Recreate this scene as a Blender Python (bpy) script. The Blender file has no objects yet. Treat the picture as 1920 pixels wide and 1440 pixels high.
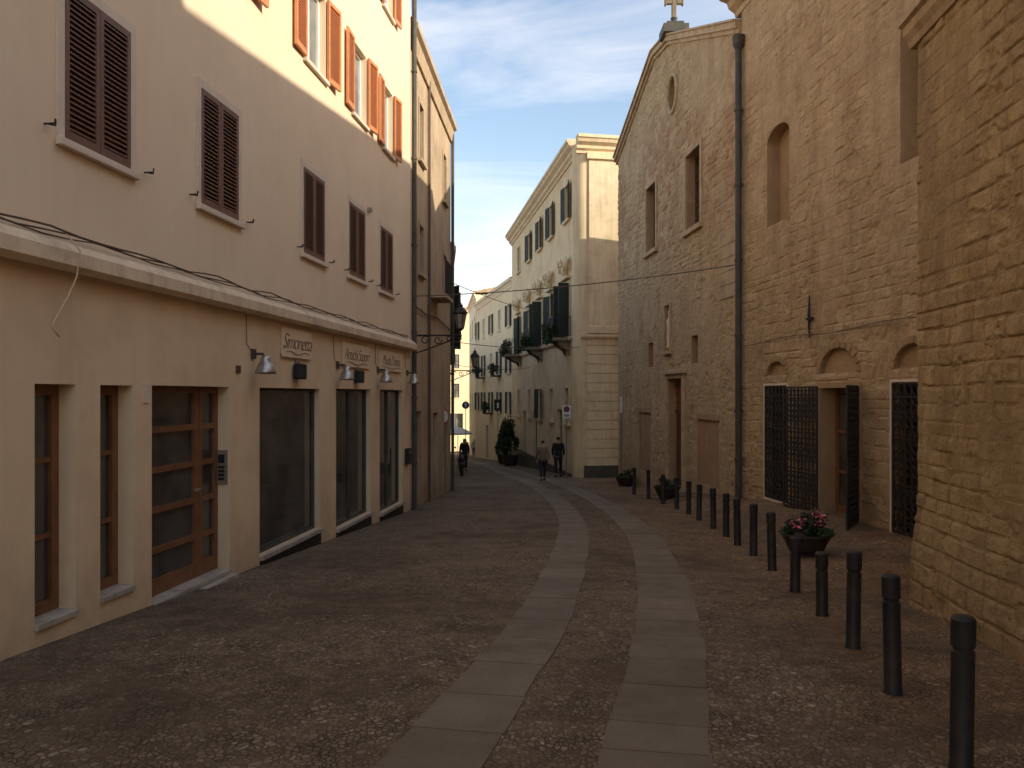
import bpy, math, random
import numpy as np
from mathutils import Vector, Matrix
R=random.Random(7)
sc=bpy.context.scene
COL=sc.collection
W={}
# ------------------------------------------------------------------ node helpers
def newmat(name):
    m=bpy.data.materials.new(name); m.use_nodes=True
    nt=m.node_tree; nt.nodes.clear()
    o=nt.nodes.new('ShaderNodeOutputMaterial'); b=nt.nodes.new('ShaderNodeBsdfPrincipled')
    nt.links.new(b.outputs[0],o.inputs[0])
    return m,nt,b
def N(nt,t,**k):
    n=nt.nodes.new(t)
    for a,v in k.items():
        if hasattr(n,a): setattr(n,a,v)
    return n
def pos(nt,scale=None):
    g=N(nt,'ShaderNodeNewGeometry')
    if scale is None: return g.outputs['Position']
    m=N(nt,'ShaderNodeMapping'); m.inputs['Scale'].default_value=scale
    nt.links.new(g.outputs['Position'],m.inputs['Vector']); return m.outputs[0]
def noise(nt,vec,s,d=4,rg=.6):
    n=N(nt,'ShaderNodeTexNoise'); n.inputs['Scale'].default_value=s; n.inputs['Detail'].default_value=min(d,4)
    n.inputs['Roughness'].default_value=rg
    nt.links.new(vec,n.inputs['Vector']); return n.outputs['Fac']
def ramp(nt,fac,stops,interp='LINEAR'):
    r=N(nt,'ShaderNodeValToRGB'); cr=r.color_ramp; cr.interpolation=interp
    while len(cr.elements)<len(stops): cr.elements.new(.5)
    for e,(p,c) in zip(cr.elements,stops):
        e.position=p; e.color=(c,c,c,1) if not hasattr(c,'__len__') else (*c,1)
    nt.links.new(fac,r.inputs[0]); return r.outputs[0]
def mix(nt,f,a,b,bt='MIX'):
    m=N(nt,'ShaderNodeMix',data_type='RGBA',blend_type=bt)
    for i,v in ((0,f),(6,a),(7,b)):
        if isinstance(v,(int,float)): m.inputs[i].default_value=v
        elif isinstance(v,tuple): m.inputs[i].default_value=(*v,1)
        else: nt.links.new(v,m.inputs[i])
    return m.outputs[2]
def mul(nt,a,b):
    m=N(nt,'ShaderNodeMath',operation='MULTIPLY'); nt.links.new(a,m.inputs[0]); nt.links.new(b,m.inputs[1]); return m.outputs[0]
def height(nt,p,z0,z1,amt,slope=.057):
    d=N(nt,'ShaderNodeVectorMath',operation='DOT_PRODUCT'); nt.links.new(p,d.inputs[0]); d.inputs[1].default_value=(0,slope,1)
    mr=N(nt,'ShaderNodeMapRange'); nt.links.new(d.outputs['Value'],mr.inputs[0]); mr.inputs[1].default_value=z0; mr.inputs[2].default_value=z1; mr.inputs[4].default_value=amt
    return mr.outputs[0]
def bump(nt,h,st,dist,b,prev=None):
    n=N(nt,'ShaderNodeBump'); n.inputs['Strength'].default_value=st; n.inputs['Distance'].default_value=dist
    nt.links.new(h,n.inputs['Height'])
    if prev: nt.links.new(prev,n.inputs['Normal'])
    if b: nt.links.new(n.outputs[0],b.inputs['Normal'])
    return n.outputs[0]
def mat(name,c1,c2=None,s=3,rough=.8,bp=.0,bs=40,metal=0,c3=None,s3=.5,f3=.6,streak=0,spec=.4,grime=0):
    m,nt,b=newmat(name); p=pos(nt)
    c2=c2 or tuple(x*.8 for x in c1)
    col=mix(nt,ramp(nt,noise(nt,p,s,3),[(.35,0.),(.65,1.)]),c1,c2)
    if c3: col=mix(nt,ramp(nt,noise(nt,p,s3,4,.65),[(.48,0.),(.68,f3)]),col,c3)
    if streak:
        st=ramp(nt,noise(nt,pos(nt,(5,5,.35)),1.3,3,.7),[(.45,1.),(.75,1-streak)])
        col=mix(nt,1.0,col,st,'MULTIPLY')
    if grime:
        k=mul(nt,height(nt,p,.75,0,grime),ramp(nt,noise(nt,p,4,4,.7),[(.3,.25),(.65,1.)]))
        col=mix(nt,k,col,tuple(x*.4 for x in c2))
    nt.links.new(col,b.inputs['Base Color'])
    b.inputs['Roughness'].default_value=rough; b.inputs['Metallic'].default_value=metal
    b.inputs['Specular IOR Level'].default_value=spec
    if bp: bump(nt,noise(nt,p,bs,3),bp,.01,b)
    return m
def stonemat(name,cols,mortar,patch,rough=.9,dirt=(.26,.175,.095),dk=.5):
    m,nt,b=newmat(name); p=pos(nt)
    a=N(nt,'ShaderNodeAttribute',attribute_name='blk')
    sp=N(nt,'ShaderNodeSeparateColor'); nt.links.new(a.outputs['Color'],sp.inputs[0])
    n=len(cols); col=ramp(nt,sp.outputs[0],[(i/(n-1),c) for i,c in enumerate(cols)])
    col=mix(nt,ramp(nt,noise(nt,p,6,4,.7),[(.35,.0),(.72,.6)]),col,tuple(x*.62 for x in cols[0]))
    col=mix(nt,ramp(nt,noise(nt,p,1.1,4,.6),[(.45,.0),(.7,.5)]),col,tuple(min(1,x*1.12) for x in cols[-1]))
    col=mix(nt,sp.outputs[2],col,patch)
    inv=N(nt,'ShaderNodeMath',operation='SUBTRACT'); inv.inputs[0].default_value=1; nt.links.new(sp.outputs[1],inv.inputs[1])
    col=mix(nt,mul(nt,inv.outputs[0],ramp(nt,noise(nt,p,2.3,3),[(.3,.35),(.6,.95)])),col,mortar)
    col=mix(nt,ramp(nt,noise(nt,p,2.1,4,.75),[(.52,.0),(.66,.55)]),col,mortar)
    col=mix(nt,ramp(nt,noise(nt,pos(nt,(2,2,.5)),.8,4,.7),[(.48,.0),(.72,dk)]),col,dirt)
    col=mix(nt,mul(nt,height(nt,p,1.5,.1,.6),ramp(nt,noise(nt,p,2.5,4,.7),[(.3,.3),(.65,1.)])),col,dirt)
    col=mix(nt,ramp(nt,noise(nt,p,40,3,.75),[(.55,.0),(.68,.5)]),col,tuple(x*.42 for x in cols[0]))
    nt.links.new(col,b.inputs['Base Color']); b.inputs['Roughness'].default_value=rough
    b.inputs['Specular IOR Level'].default_value=.2
    bump(nt,noise(nt,p,24,4,.85),.9,.026,b)
    return m
def cobblemat():
    m,nt,b=newmat('cobbles'); p=pos(nt)
    nz=N(nt,'ShaderNodeTexNoise'); nz.inputs['Scale'].default_value=6; nz.inputs['Detail'].default_value=1; nt.links.new(p,nz.inputs['Vector'])
    ad=N(nt,'ShaderNodeVectorMath',operation='MULTIPLY_ADD'); nt.links.new(nz.outputs['Color'],ad.inputs[0])
    ad.inputs[1].default_value=(.06,.06,0); nt.links.new(p,ad.inputs[2])
    fl=N(nt,'ShaderNodeVectorMath',operation='MULTIPLY'); fl.inputs[1].default_value=(1,.85,0); nt.links.new(ad.outputs[0],fl.inputs[0])
    S=27
    v=N(nt,'ShaderNodeTexVoronoi'); v.inputs['Scale'].default_value=S; nt.links.new(fl.outputs[0],v.inputs['Vector'])
    e=N(nt,'ShaderNodeTexVoronoi',feature='DISTANCE_TO_EDGE'); e.inputs['Scale'].default_value=S; nt.links.new(fl.outputs[0],e.inputs['Vector'])
    s1=N(nt,'ShaderNodeSeparateColor'); nt.links.new(v.outputs['Color'],s1.inputs[0])
    col=ramp(nt,s1.outputs[0],[(0,(.13,.092,.058)),(.45,(.195,.142,.092)),(.8,(.245,.182,.12)),(.97,(.31,.235,.16)),(1,(.42,.35,.26))])
    edge=ramp(nt,e.outputs['Distance'],[(.02,0.),(.14,1.)])
    big=noise(nt,p,.5,4,.65)
    col=mix(nt,ramp(nt,big,[(.42,.0),(.6,.7)]),col,(.09,.06,.039))
    col=mix(nt,ramp(nt,noise(nt,p,1.3,4,.8),[(.5,.0),(.68,.6)]),col,(.28,.2,.125))
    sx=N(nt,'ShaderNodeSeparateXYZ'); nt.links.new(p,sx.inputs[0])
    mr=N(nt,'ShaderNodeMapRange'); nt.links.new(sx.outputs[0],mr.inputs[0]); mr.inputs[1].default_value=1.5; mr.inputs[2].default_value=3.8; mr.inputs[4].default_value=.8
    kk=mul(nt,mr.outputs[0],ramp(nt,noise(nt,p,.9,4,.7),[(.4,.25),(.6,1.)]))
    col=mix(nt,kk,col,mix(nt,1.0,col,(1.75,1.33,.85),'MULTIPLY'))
    dk=mix(nt,ramp(nt,noise(nt,p,3,3),[(.35,0.),(.6,1.)]),(.06,.041,.026),(.15,.106,.066))
    col=mix(nt,edge,dk,col)
    col=mix(nt,ramp(nt,noise(nt,p,30,2,.5),[(.72,.0),(.74,.5)]),col,(.45,.36,.25))
    nt.links.new(col,b.inputs['Base Color'])
    nt.links.new(ramp(nt,noise(nt,p,4,3),[(.3,.68),(.7,.92)]),b.inputs['Roughness'])
    b.inputs['Specular IOR Level'].default_value=.18
    h=ramp(nt,e.outputs['Distance'],[(.0,0.),(.12,.7),(.4,1.)])
    n1=bump(nt,h,.8,.012,None); n2=bump(nt,s1.outputs[1],.35,.01,None,n1); bump(nt,noise(nt,p,60,3,.7),.6,.01,b,n2)
    return m
def slabmat():
    m,nt,b=newmat('track_stone'); p=pos(nt)
    a=N(nt,'ShaderNodeAttribute',attribute_name='blk'); sp=N(nt,'ShaderNodeSeparateColor'); nt.links.new(a.outputs['Color'],sp.inputs[0])
    col=ramp(nt,sp.outputs[0],[(0,(.15,.117,.08)),(.5,(.17,.134,.093)),(1,(.195,.155,.11))])
    col=mix(nt,ramp(nt,noise(nt,p,2.2,4,.75),[(.4,0.),(.68,.75)]),col,(.12,.088,.057))
    col=mix(nt,ramp(nt,noise(nt,p,.7,3,.6),[(.45,0.),(.65,.4)]),col,(.22,.17,.118))
    col=mix(nt,ramp(nt,noise(nt,p,60,3,.7),[(.55,0.),(.7,.6)]),col,(.09,.067,.046))
    nt.links.new(col,b.inputs['Base Color']); nt.links.new(ramp(nt,noise(nt,p,3,3),[(.3,.62),(.7,.85)]),b.inputs['Roughness'])
    b.inputs['Specular IOR Level'].default_value=.25
    bump(nt,noise(nt,p,45,4,.75),.7,.01,b); return m
def glassmat(name,c=(.035,.032,.028),r=.06):
    m,nt,b=newmat(name); p=pos(nt)
    col=mix(nt,ramp(nt,noise(nt,p,1.5,2),[(.4,0.),(.6,1.)]),c,tuple(x*2.2 for x in c))
    nt.links.new(col,b.inputs['Base Color']); b.inputs['Roughness'].default_value=r; b.inputs['Specular IOR Level'].default_value=.75
    bump(nt,noise(nt,p,1.2,2),.15,.02,b); return m
# ------------------------------------------------------------------ mesh builder
class Fr:
    def __init__(s,p0,p1,out):
        s.p0=Vector(p0); s.p1=Vector(p1); s.L=(s.p1-s.p0).length; s.d=(s.p1-s.p0).normalized(); s.out=out
        s.n=Vector((s.d.y,-s.d.x))*out
    def P(s,u,z,o=0):
        q=s.p0+s.d*u+s.n*o; return (q.x,q.y,z)
    def uy(s,Y): return (Y-s.p0.y)/s.d.y
def empty(name,loc,label=None,cat=None,group=None,parent=None):
    e=bpy.data.objects.new(name,None); COL.objects.link(e); e.empty_display_size=.3
    loc=Vector(loc); W[e]=loc.copy()
    if parent: e.parent=parent; e.location=loc-W[parent]
    else: e.location=loc
    if label: e['label']=label
    if cat: e['category']=cat
    if group: e['group']=group
    return e
class MB:
    def __init__(s): s.v=[];s.f=[];s.m=[]
    def face(s,pts,m=0):
        b=len(s.v); s.v+= [tuple(p) for p in pts]; s.f.append(tuple(range(b,b+len(pts)))); s.m.append(m)
    def hexa(s,p,m=0):
        b=len(s.v); s.v+=[tuple(q) for q in p]
        for q in ((0,3,2,1),(4,5,6,7),(0,1,5,4),(1,2,6,5),(2,3,7,6),(3,0,4,7)):
            s.f.append(tuple(b+i for i in q)); s.m.append(m)
    def box(s,F,u0,u1,z0,z1,o0,o1,m=0,tilt=0):
        s.hexa([F.P(u0,z0,o0),F.P(u1,z0,o0),F.P(u1,z0-tilt,o1),F.P(u0,z0-tilt,o1),F.P(u0,z1,o0),F.P(u1,z1,o0),F.P(u1,z1-tilt,o1),F.P(u0,z1-tilt,o1)],m)
    def bx(s,c,sz,M=None,m=0):
        x,y,z=[k/2 for k in sz]; pts=[(-x,-y,-z),(x,-y,-z),(x,y,-z),(-x,y,-z),(-x,-y,z),(x,-y,z),(x,y,z),(-x,y,z)]
        out=[]
        for q in pts:
            q=Vector(q)
            if M: q=M@q
            out.append(q+Vector(c))
        s.hexa(out,m)
    def prof(s,F,u0,u1,pr,m=0):
        n=len(pr); b=len(s.v)
        for u in (u0,u1): s.v+=[F.P(u,z,o) for o,z in pr]
        for i in range(n):
            j=(i+1)%n; s.f.append((b+i,b+j,b+n+j,b+n+i)); s.m.append(m)
        s.f.append(tuple(b+i for i in range(n))); s.m.append(m)
        s.f.append(tuple(b+n+i for i in reversed(range(n)))); s.m.append(m)
    def tube(s,pts,r,n=8,m=0,cap=True):
        pts=[Vector(p) for p in pts]; rr=r if hasattr(r,'__len__') else [r]*len(pts); b=len(s.v)
        pr=None
        for i,p in enumerate(pts):
            t=(pts[min(i+1,len(pts)-1)]-pts[max(i-1,0)]).normalized()
            if pr is None:
                a=Vector((0,0,1)) if abs(t.z)<.9 else Vector((1,0,0)); pr=t.cross(a).normalized()
            pr=(pr-t*pr.dot(t)).normalized(); q=t.cross(pr)
            for k in range(n):
                an=2*math.pi*k/n; s.v.append(tuple(p+(pr*math.cos(an)+q*math.sin(an))*rr[i]))
        for i in range(len(pts)-1):
            for k in range(n):
                k2=(k+1)%n; s.f.append((b+i*n+k,b+i*n+k2,b+(i+1)*n+k2,b+(i+1)*n+k)); s.m.append(m)
        if cap:
            s.f.append(tuple(b+k for k in reversed(range(n)))); s.m.append(m)
            e=b+(len(pts)-1)*n; s.f.append(tuple(e+k for k in range(n))); s.m.append(m)
    def lathe(s,c,pr,n=20,m=0):
        b=len(s.v)
        for r,z in pr:
            for k in range(n):
                a=2*math.pi*k/n; s.v.append((c[0]+r*math.cos(a),c[1]+r*math.sin(a),c[2]+z))
        for i in range(len(pr)-1):
            for k in range(n):
                k2=(k+1)%n; s.f.append((b+i*n+k,b+i*n+k2,b+(i+1)*n+k2,b+(i+1)*n+k)); s.m.append(m)
    def obj(s,name,parent,mats,smooth=False,label=None,bevel=0,kind=None,world=True):
        me=bpy.data.meshes.new(name); v=np.array(s.v,dtype=float)
        c=(v.min(0)+v.max(0))/2
        if parent is None: c[2]=v[:,2].min()
        v=v-c
        me.from_pydata(v.tolist(),[],s.f)
        if not isinstance(mats,(list,tuple)): mats=[mats]
        for q in mats: me.materials.append(q)
        me.polygons.foreach_set('material_index',s.m)
        if smooth: me.polygons.foreach_set('use_smooth',[True]*len(s.f))
        me.update()
        o=bpy.data.objects.new(name,me); COL.objects.link(o); W[o]=Vector(c)
        if parent: o.parent=parent; o.location=Vector(c)-W[parent]
        else: o.location=c
        if label: o['label']=label
        if kind: o['kind']=kind
        if bevel:
            bm=o.modifiers.new('bevel','BEVEL'); bm.width=bevel; bm.segments=2; bm.limit_method='ANGLE'
        return o
# ------------------------------------------------------------------ numpy noise / masonry
def hsh(a,b,seed):
    h=(a.astype(np.int64)*374761393+b.astype(np.int64)*668265263+seed*974634777)&0xffffffff
    h=((h^(h>>13))*1274126177)&0xffffffff; h=h^(h>>16)
    return (h&0xffffff)/float(0xffffff)
def vn(x,y,seed=0):
    xi=np.floor(x);yi=np.floor(y);fx=x-xi;fy=y-yi; fx=fx*fx*(3-2*fx); fy=fy*fy*(3-2*fy)
    a=hsh(xi,yi,seed);b=hsh(xi+1,yi,seed);c=hsh(xi,yi+1,seed);d=hsh(xi+1,yi+1,seed)
    return (a*(1-fx)+b*fx)*(1-fy)+(c*(1-fx)+d*fx)*fy
def fbm(x,y,seed=0,o=4):
    t=0;a=.5;n=0
    for i in range(o):
        t=t+a*vn(x*2**i,y*2**i,seed+i*17); n+=a; a*=.55
    return t/n
def sst(x): x=np.clip(x,0,1); return x*x*(3-2*x)
def masonry(seed,rh=(.18,.3),bw=(.25,.6),amp=.03,gap=.025,warp=.03,rough=.012,ampf=None,patchf=None,bulge=None,ero=.9):
    rg=random.Random(seed); rows=[-3.0]
    while rows[-1]<14: rows.append(rows[-1]+rg.uniform(*rh))
    rows=np.array(rows); edges=[]
    for _ in rows:
        e=[-1.0+rg.uniform(-.5,0)]
        while e[-1]<40: e.append(e[-1]+rg.uniform(*bw))
        edges.append(np.array(e))
    def hf(U,Z):
        wu=U+warp*2*(fbm(U*2.2,Z*2.2,seed,3)-.5); wz=Z+warp*2.0*(fbm(U*1.6+9,Z*1.6,seed+3,3)-.5)
        r=np.clip(np.searchsorted(rows,wz)-1,0,len(rows)-2)
        dz=np.minimum(wz-rows[r],rows[r+1]-wz); du=np.zeros_like(dz); J=np.zeros(dz.shape,int)
        for k in np.unique(r):
            mk=r==k; e=edges[k]; j=np.clip(np.searchsorted(e,wu[mk])-1,0,len(e)-2)
            du[mk]=np.minimum(wu[mk]-e[j],e[j+1]-wu[mk]); J[mk]=j
        r1=hsh(r,J,seed+5); r2=hsh(r,J,seed+6)
        d=np.minimum(du,dz); d=d-.5*np.maximum(0,gap-np.maximum(du,dz))
        d=d+.014*(fbm(U*14,Z*14,seed+9,2)-.5)
        g=sst(d/gap); A=amp*(.35+.65*r2)
        if ampf is not None: A=A*ampf(U,Z)
        H=g*A+rough*2*(fbm(U*9,Z*9,seed+8,4)-.5)*(.3+.7*g)
        H=H-amp*ero*sst((fbm(U*3.3,Z*3.3,seed+20,4)-.56)/.14)*g
        k=sst((fbm(U*.9,Z*.9,seed+40,3)-.52)/.16)*.6
        H=H*(1-k)+k*amp*.45; g=g*(1-k)+k*.75
        if bulge is not None: H=H+bulge(U,Z)
        pt=patchf(U,Z,r2) if patchf is not None else np.zeros_like(H)
        return H,r1,g,pt
    return hf
def facade(F,z0,z1,ops,mats,parent,name='wall',u0=0,u1=None,res=None,hf=None,top=None,thick=.3,label=None,ends=True):
    if u1 is None: u1=F.L
    ub=sorted(set([u0,u1]+[k for o in ops for k in o[:2]])); zb=sorted(set([z0,z1]+[k for o in ops for k in o[2:4]]))
    def ref(a):
        out=[a[0]]
        for p,q in zip(a[:-1],a[1:]):
            n=max(1,int(math.ceil((q-p)/res))) if res else 1
            out+=list(np.linspace(p,q,n+1)[1:])
        return np.array(out)
    us,zs=ref(ub),ref(zb); U,Z=np.meshgrid(us,zs)
    if top is not None:
        T=top(U); Z=np.minimum(Z,T)
    if hf is not None:
        H,r1,g,pt=hf(U,Z)
        for o in ops:
            dd=np.maximum(np.maximum(o[0]-U,U-o[1]),np.maximum(o[2]-Z,Z-o[3])); H=H*np.clip(dd/.05,0,1)
    else: H=np.zeros_like(U); r1=H;g=H;pt=H
    nz,nu=U.shape
    V=np.stack([F.p0.x+F.d.x*U+F.n.x*H,F.p0.y+F.d.y*U+F.n.y*H,Z],-1).reshape(-1,3)
    uc=(us[:-1]+us[1:])/2; zc=(zs[:-1]+zs[1:])/2; UC,ZC=np.meshgrid(uc,zc); keep=np.ones(UC.shape,bool)
    for o in ops: keep&=~((UC>o[0])&(UC<o[1])&(ZC>o[2])&(ZC<o[3]))
    if top is not None: keep&=(zs[:-1][:,None]<np.maximum(T[0,:-1],T[0,1:])[None,:])
    jj,ii=np.nonzero(keep); a=jj*nu+ii
    q=np.stack([a,a+1,a+nu+1,a+nu],-1)
    if F.out<0: q=q[:,::-1]
    mb=MB(); mb.v=V.tolist(); mb.f=[tuple(x) for x in q.tolist()]; mb.m=[0]*len(mb.f); nb=len(mb.v)
    for o in ops:
        dpt=o[4]; a,b,c,d=o[:4]
        mb.face([F.P(a,c,0),F.P(a,d,0),F.P(a,d,-dpt),F.P(a,c,-dpt)]); mb.face([F.P(b,c,0),F.P(b,c,-dpt),F.P(b,d,-dpt),F.P(b,d,0)])
        mb.face([F.P(a,d,0),F.P(b,d,0),F.P(b,d,-dpt),F.P(a,d,-dpt)]); mb.face([F.P(a,c,0),F.P(a,c,-dpt),F.P(b,c,-dpt),F.P(b,c,0)])
        if o[5]:
            mb.face([F.P(a,c,-dpt),F.P(b,c,-dpt),F.P(b,d,-dpt),F.P(a,d,-dpt)])
    if ends:
        for u in (u0,u1):
            t=z1 if top is None else float(top(np.array([u]))[0])
            mb.face([F.P(u,z0,0),F.P(u,t,0),F.P(u,t,-thick),F.P(u,z0,-thick)])
    ob=mb.obj(name,parent,mats,label=label)
    if hf is not None:
        me=ob.data; at=me.color_attributes.new('blk','FLOAT_COLOR','POINT')
        c=np.ones((len(mb.v),4)); c[:nb,0]=r1.ravel(); c[:nb,1]=g.ravel(); c[:nb,2]=pt.ravel()
        c[nb:,0]=0; c[nb:,1]=1; c[nb:,2]=.5
        at.data.foreach_set('color',c.ravel())
    return ob
def shell(F,u0,u1,z0,z1,o0,o1,m,parent,name='rear_wall'):
    mb=MB(); mb.box(F,u0,u1,z0,z1,o1,o0); return mb.obj(name,parent,m)
# ------------------------------------------------------------------ materials
M_up=mat('plaster_upper',(.87,.685,.475),(.84,.655,.45),s=.8,rough=.9,bp=.2,bs=60,c3=(.72,.55,.37),s3=.6,f3=.4,streak=.04)
M_lo=mat('plaster_lower',(.81,.61,.385),(.76,.565,.35),s=.9,rough=.85,bp=.2,bs=60,c3=(.6,.44,.265),s3=.9,f3=.45,streak=.05,grime=.6)
M_band=mat('plaster_band',(.80,.63,.43),(.74,.575,.385),s=2,rough=.85,bp=.3,bs=30,c3=(.44,.33,.215),s3=2.5,f3=.6,streak=.2)
M_trim=mat('trim_plaster',(.76,.63,.49),(.70,.57,.435),s=3,bp=.2,bs=50)
M_shut=mat('brown_shutter_paint',(.2,.098,.062),(.165,.08,.052),s=8,rough=.5,bp=.1,bs=80)
M_orsh=mat('orange_shutter_paint',(.66,.27,.11),(.56,.22,.09),s=8,rough=.55,bp=.1,bs=80)
M_grsh=mat('green_shutter_paint',(.03,.045,.032),(.02,.032,.025),s=5,rough=.6,bp=.2,bs=60)
M_wood=mat('door_wood',(.24,.105,.045),(.17,.072,.032),s=6,rough=.45,bp=.2,bs=60)
M_wood2=mat('dark_door_wood',(.13,.065,.036),(.085,.042,.026),s=7,rough=.55,bp=.2,bs=60)
M_glass=glassmat('shop_glass')
M_glassb=glassmat('window_glass',(.10,.105,.1),.1)
M_marble=mat('sill_stone',(.46,.4,.33),(.36,.31,.25),s=6,rough=.5,bp=.2,bs=50,c3=(.22,.18,.14),s3=3,f3=.5)
M_iron=mat('wrought_iron',(.018,.015,.015),(.03,.024,.02),s=20,rough=.55,bp=.3,bs=90)
M_boll=mat('bollard_paint',(.014,.014,.016),(.024,.021,.021),s=9,rough=.5,bp=.25,bs=70,c3=(.06,.045,.032),s3=7,f3=.5,spec=.3)
M_cable=mat('cable_rubber',(.10,.065,.045),(.14,.095,.065),s=20,rough=.7)
M_pipe=mat('pipe_paint',(.075,.075,.06),(.05,.05,.042),s=5,rough=.6,bp=.2,bs=40,c3=(.16,.09,.055),s3=3,f3=.5)
M_alu=mat('aluminium',(.45,.43,.4),(.35,.33,.3),s=15,rough=.35,metal=.8,bp=.1,bs=70)
M_tile=mat('roof_tiles',(.45,.25,.16),(.34,.18,.12),s=9,rough=.9,bp=.8,bs=20)
M_coping=mat('coping_stone',(.56,.415,.25),(.47,.34,.2),s=4,rough=.9,bp=.5,bs=35,c3=(.3,.21,.125),s3=2,f3=.55,streak=.2)
M_weather=mat('weathered_stone',(.26,.2,.14),(.19,.145,.1),s=6,rough=.9,bp=.6,bs=30)
M_dirtgold=mat('rubble_backing',(.44,.305,.165),(.36,.245,.13),s=4,rough=.9,bp=.9,bs=14,c3=(.27,.18,.095),s3=1.5,f3=.55)
M_near=stonemat('golden_sandstone',[(.47,.32,.155),(.565,.395,.20),(.51,.355,.175),(.63,.45,.24)],(.39,.265,.14),(.42,.27,.135),dirt=(.22,.145,.075),dk=.6)
M_mid=stonemat('tan_sandstone',[(.52,.365,.20),(.60,.43,.245),(.55,.39,.215),(.67,.495,.30)],(.53,.385,.225),(.44,.28,.165),dirt=(.27,.185,.10),dk=.55)
M_chu=stonemat('church_stone',[(.52,.37,.21),(.59,.43,.25),(.55,.395,.225),(.64,.48,.295)],(.57,.42,.25),(.38,.205,.12),dirt=(.3,.205,.115),dk=.45)
M_pal=mat('palazzo_stucco',(.83,.645,.39),(.77,.59,.35),s=1.2,rough=.9,bp=.35,bs=25,c3=(.55,.40,.23),s3=.8,f3=.55,streak=.2,grime=.5)
M_paltrim=mat('palazzo_trim',(.83,.67,.43),(.76,.60,.375),s=2,rough=.9,bp=.35,bs=25,c3=(.52,.40,.24),s3=1.4,f3=.5,streak=.2)
M_th=mat('townhouse_stucco',(.54,.40,.255),(.48,.35,.22),s=1.2,rough=.9,bp=.35,bs=25,c3=(.32,.225,.14),s3=.9,f3=.6,streak=.3,grime=.6)
M_f1=mat('pale_cream_stucco',(.9,.74,.47),(.86,.69,.43),s=1,rough=.9,bp=.2,bs=15,c3=(.68,.53,.32),s3=.5,f3=.4,streak=.1)
M_f2=mat('warm_white_stucco',(.9,.79,.58),(.86,.74,.52),s=1,rough=.9,bp=.2,bs=15,streak=.1)
M_leaf=mat('leaves',(.05,.085,.022),(.026,.048,.015),s=14,rough=.6)
M_pink=mat('pink_petals',(.8,.22,.32),(.65,.13,.22),s=20,rough=.6)
M_pot=mat('bronze_pot',(.03,.022,.02),(.045,.03,.024),s=8,rough=.55,bp=.3,bs=50)
M_signb=mat('sign_board',(.84,.66,.45),(.79,.61,.41),s=5,rough=.5)
M_let=mat('sign_lettering',(.22,.12,.08),(.18,.105,.07),s=5,rough=.5)
M_white=mat('white_paint',(.78,.77,.73),(.7,.69,.65),s=5,rough=.5)
M_blue=mat('blue_sign_paint',(.02,.05,.22),s=5,rough=.4)
M_red=mat('red_sign_paint',(.4,.04,.04),s=5,rough=.4)
M_blk=mat('black_paint',(.018,.018,.018),s=5,rough=.5)
M_brick=mat('old_brick',(.45,.28,.165),(.38,.235,.14),s=9,rough=.9,bp=.5,bs=30)
M_slab=slabmat()
# ------------------------------------------------------------------ ground
def g(x,y):
    z=-.057*min(y,118)
    k=.0
    if y>9: k=.25*min(1,(y-9)/7.4)
    if y>19: k=.25-.17*min(1,(y-19)/9)
    return z+k*max(0,min(1.7,x-4))
xs=[-400,-120,-40,-12]+[-8+.5*i for i in range(33)]+[9,12,40,120,400]
ys=[-300,-80,-20]+[-10+1*i for i in range(130)]+[140,250,600]
mb=MB(); mb.v=[(x,y,g(x,y)) for y in ys for x in xs]; nx=len(xs)
mb.f=[(j*nx+i,j*nx+i+1,(j+1)*nx+i+1,(j+1)*nx+i) for j in range(len(ys)-1) for i in range(nx-1)]; mb.m=[0]*len(mb.f)
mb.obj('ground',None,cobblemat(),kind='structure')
def catmull(P,t):
    i=max(0,min(len(P)-2,int(t))); f=t-i
    p0=P[max(i-1,0)];p1=P[i];p2=P[i+1];p3=P[min(i+2,len(P)-1)]
    return tuple(.5*((2*p1[k])+(-p0[k]+p2[k])*f+(2*p0[k]-5*p1[k]+4*p2[k]-p3[k])*f*f+(-p0[k]+3*p1[k]-3*p2[k]+p3[k])*f**3) for k in (0,1))
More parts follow.
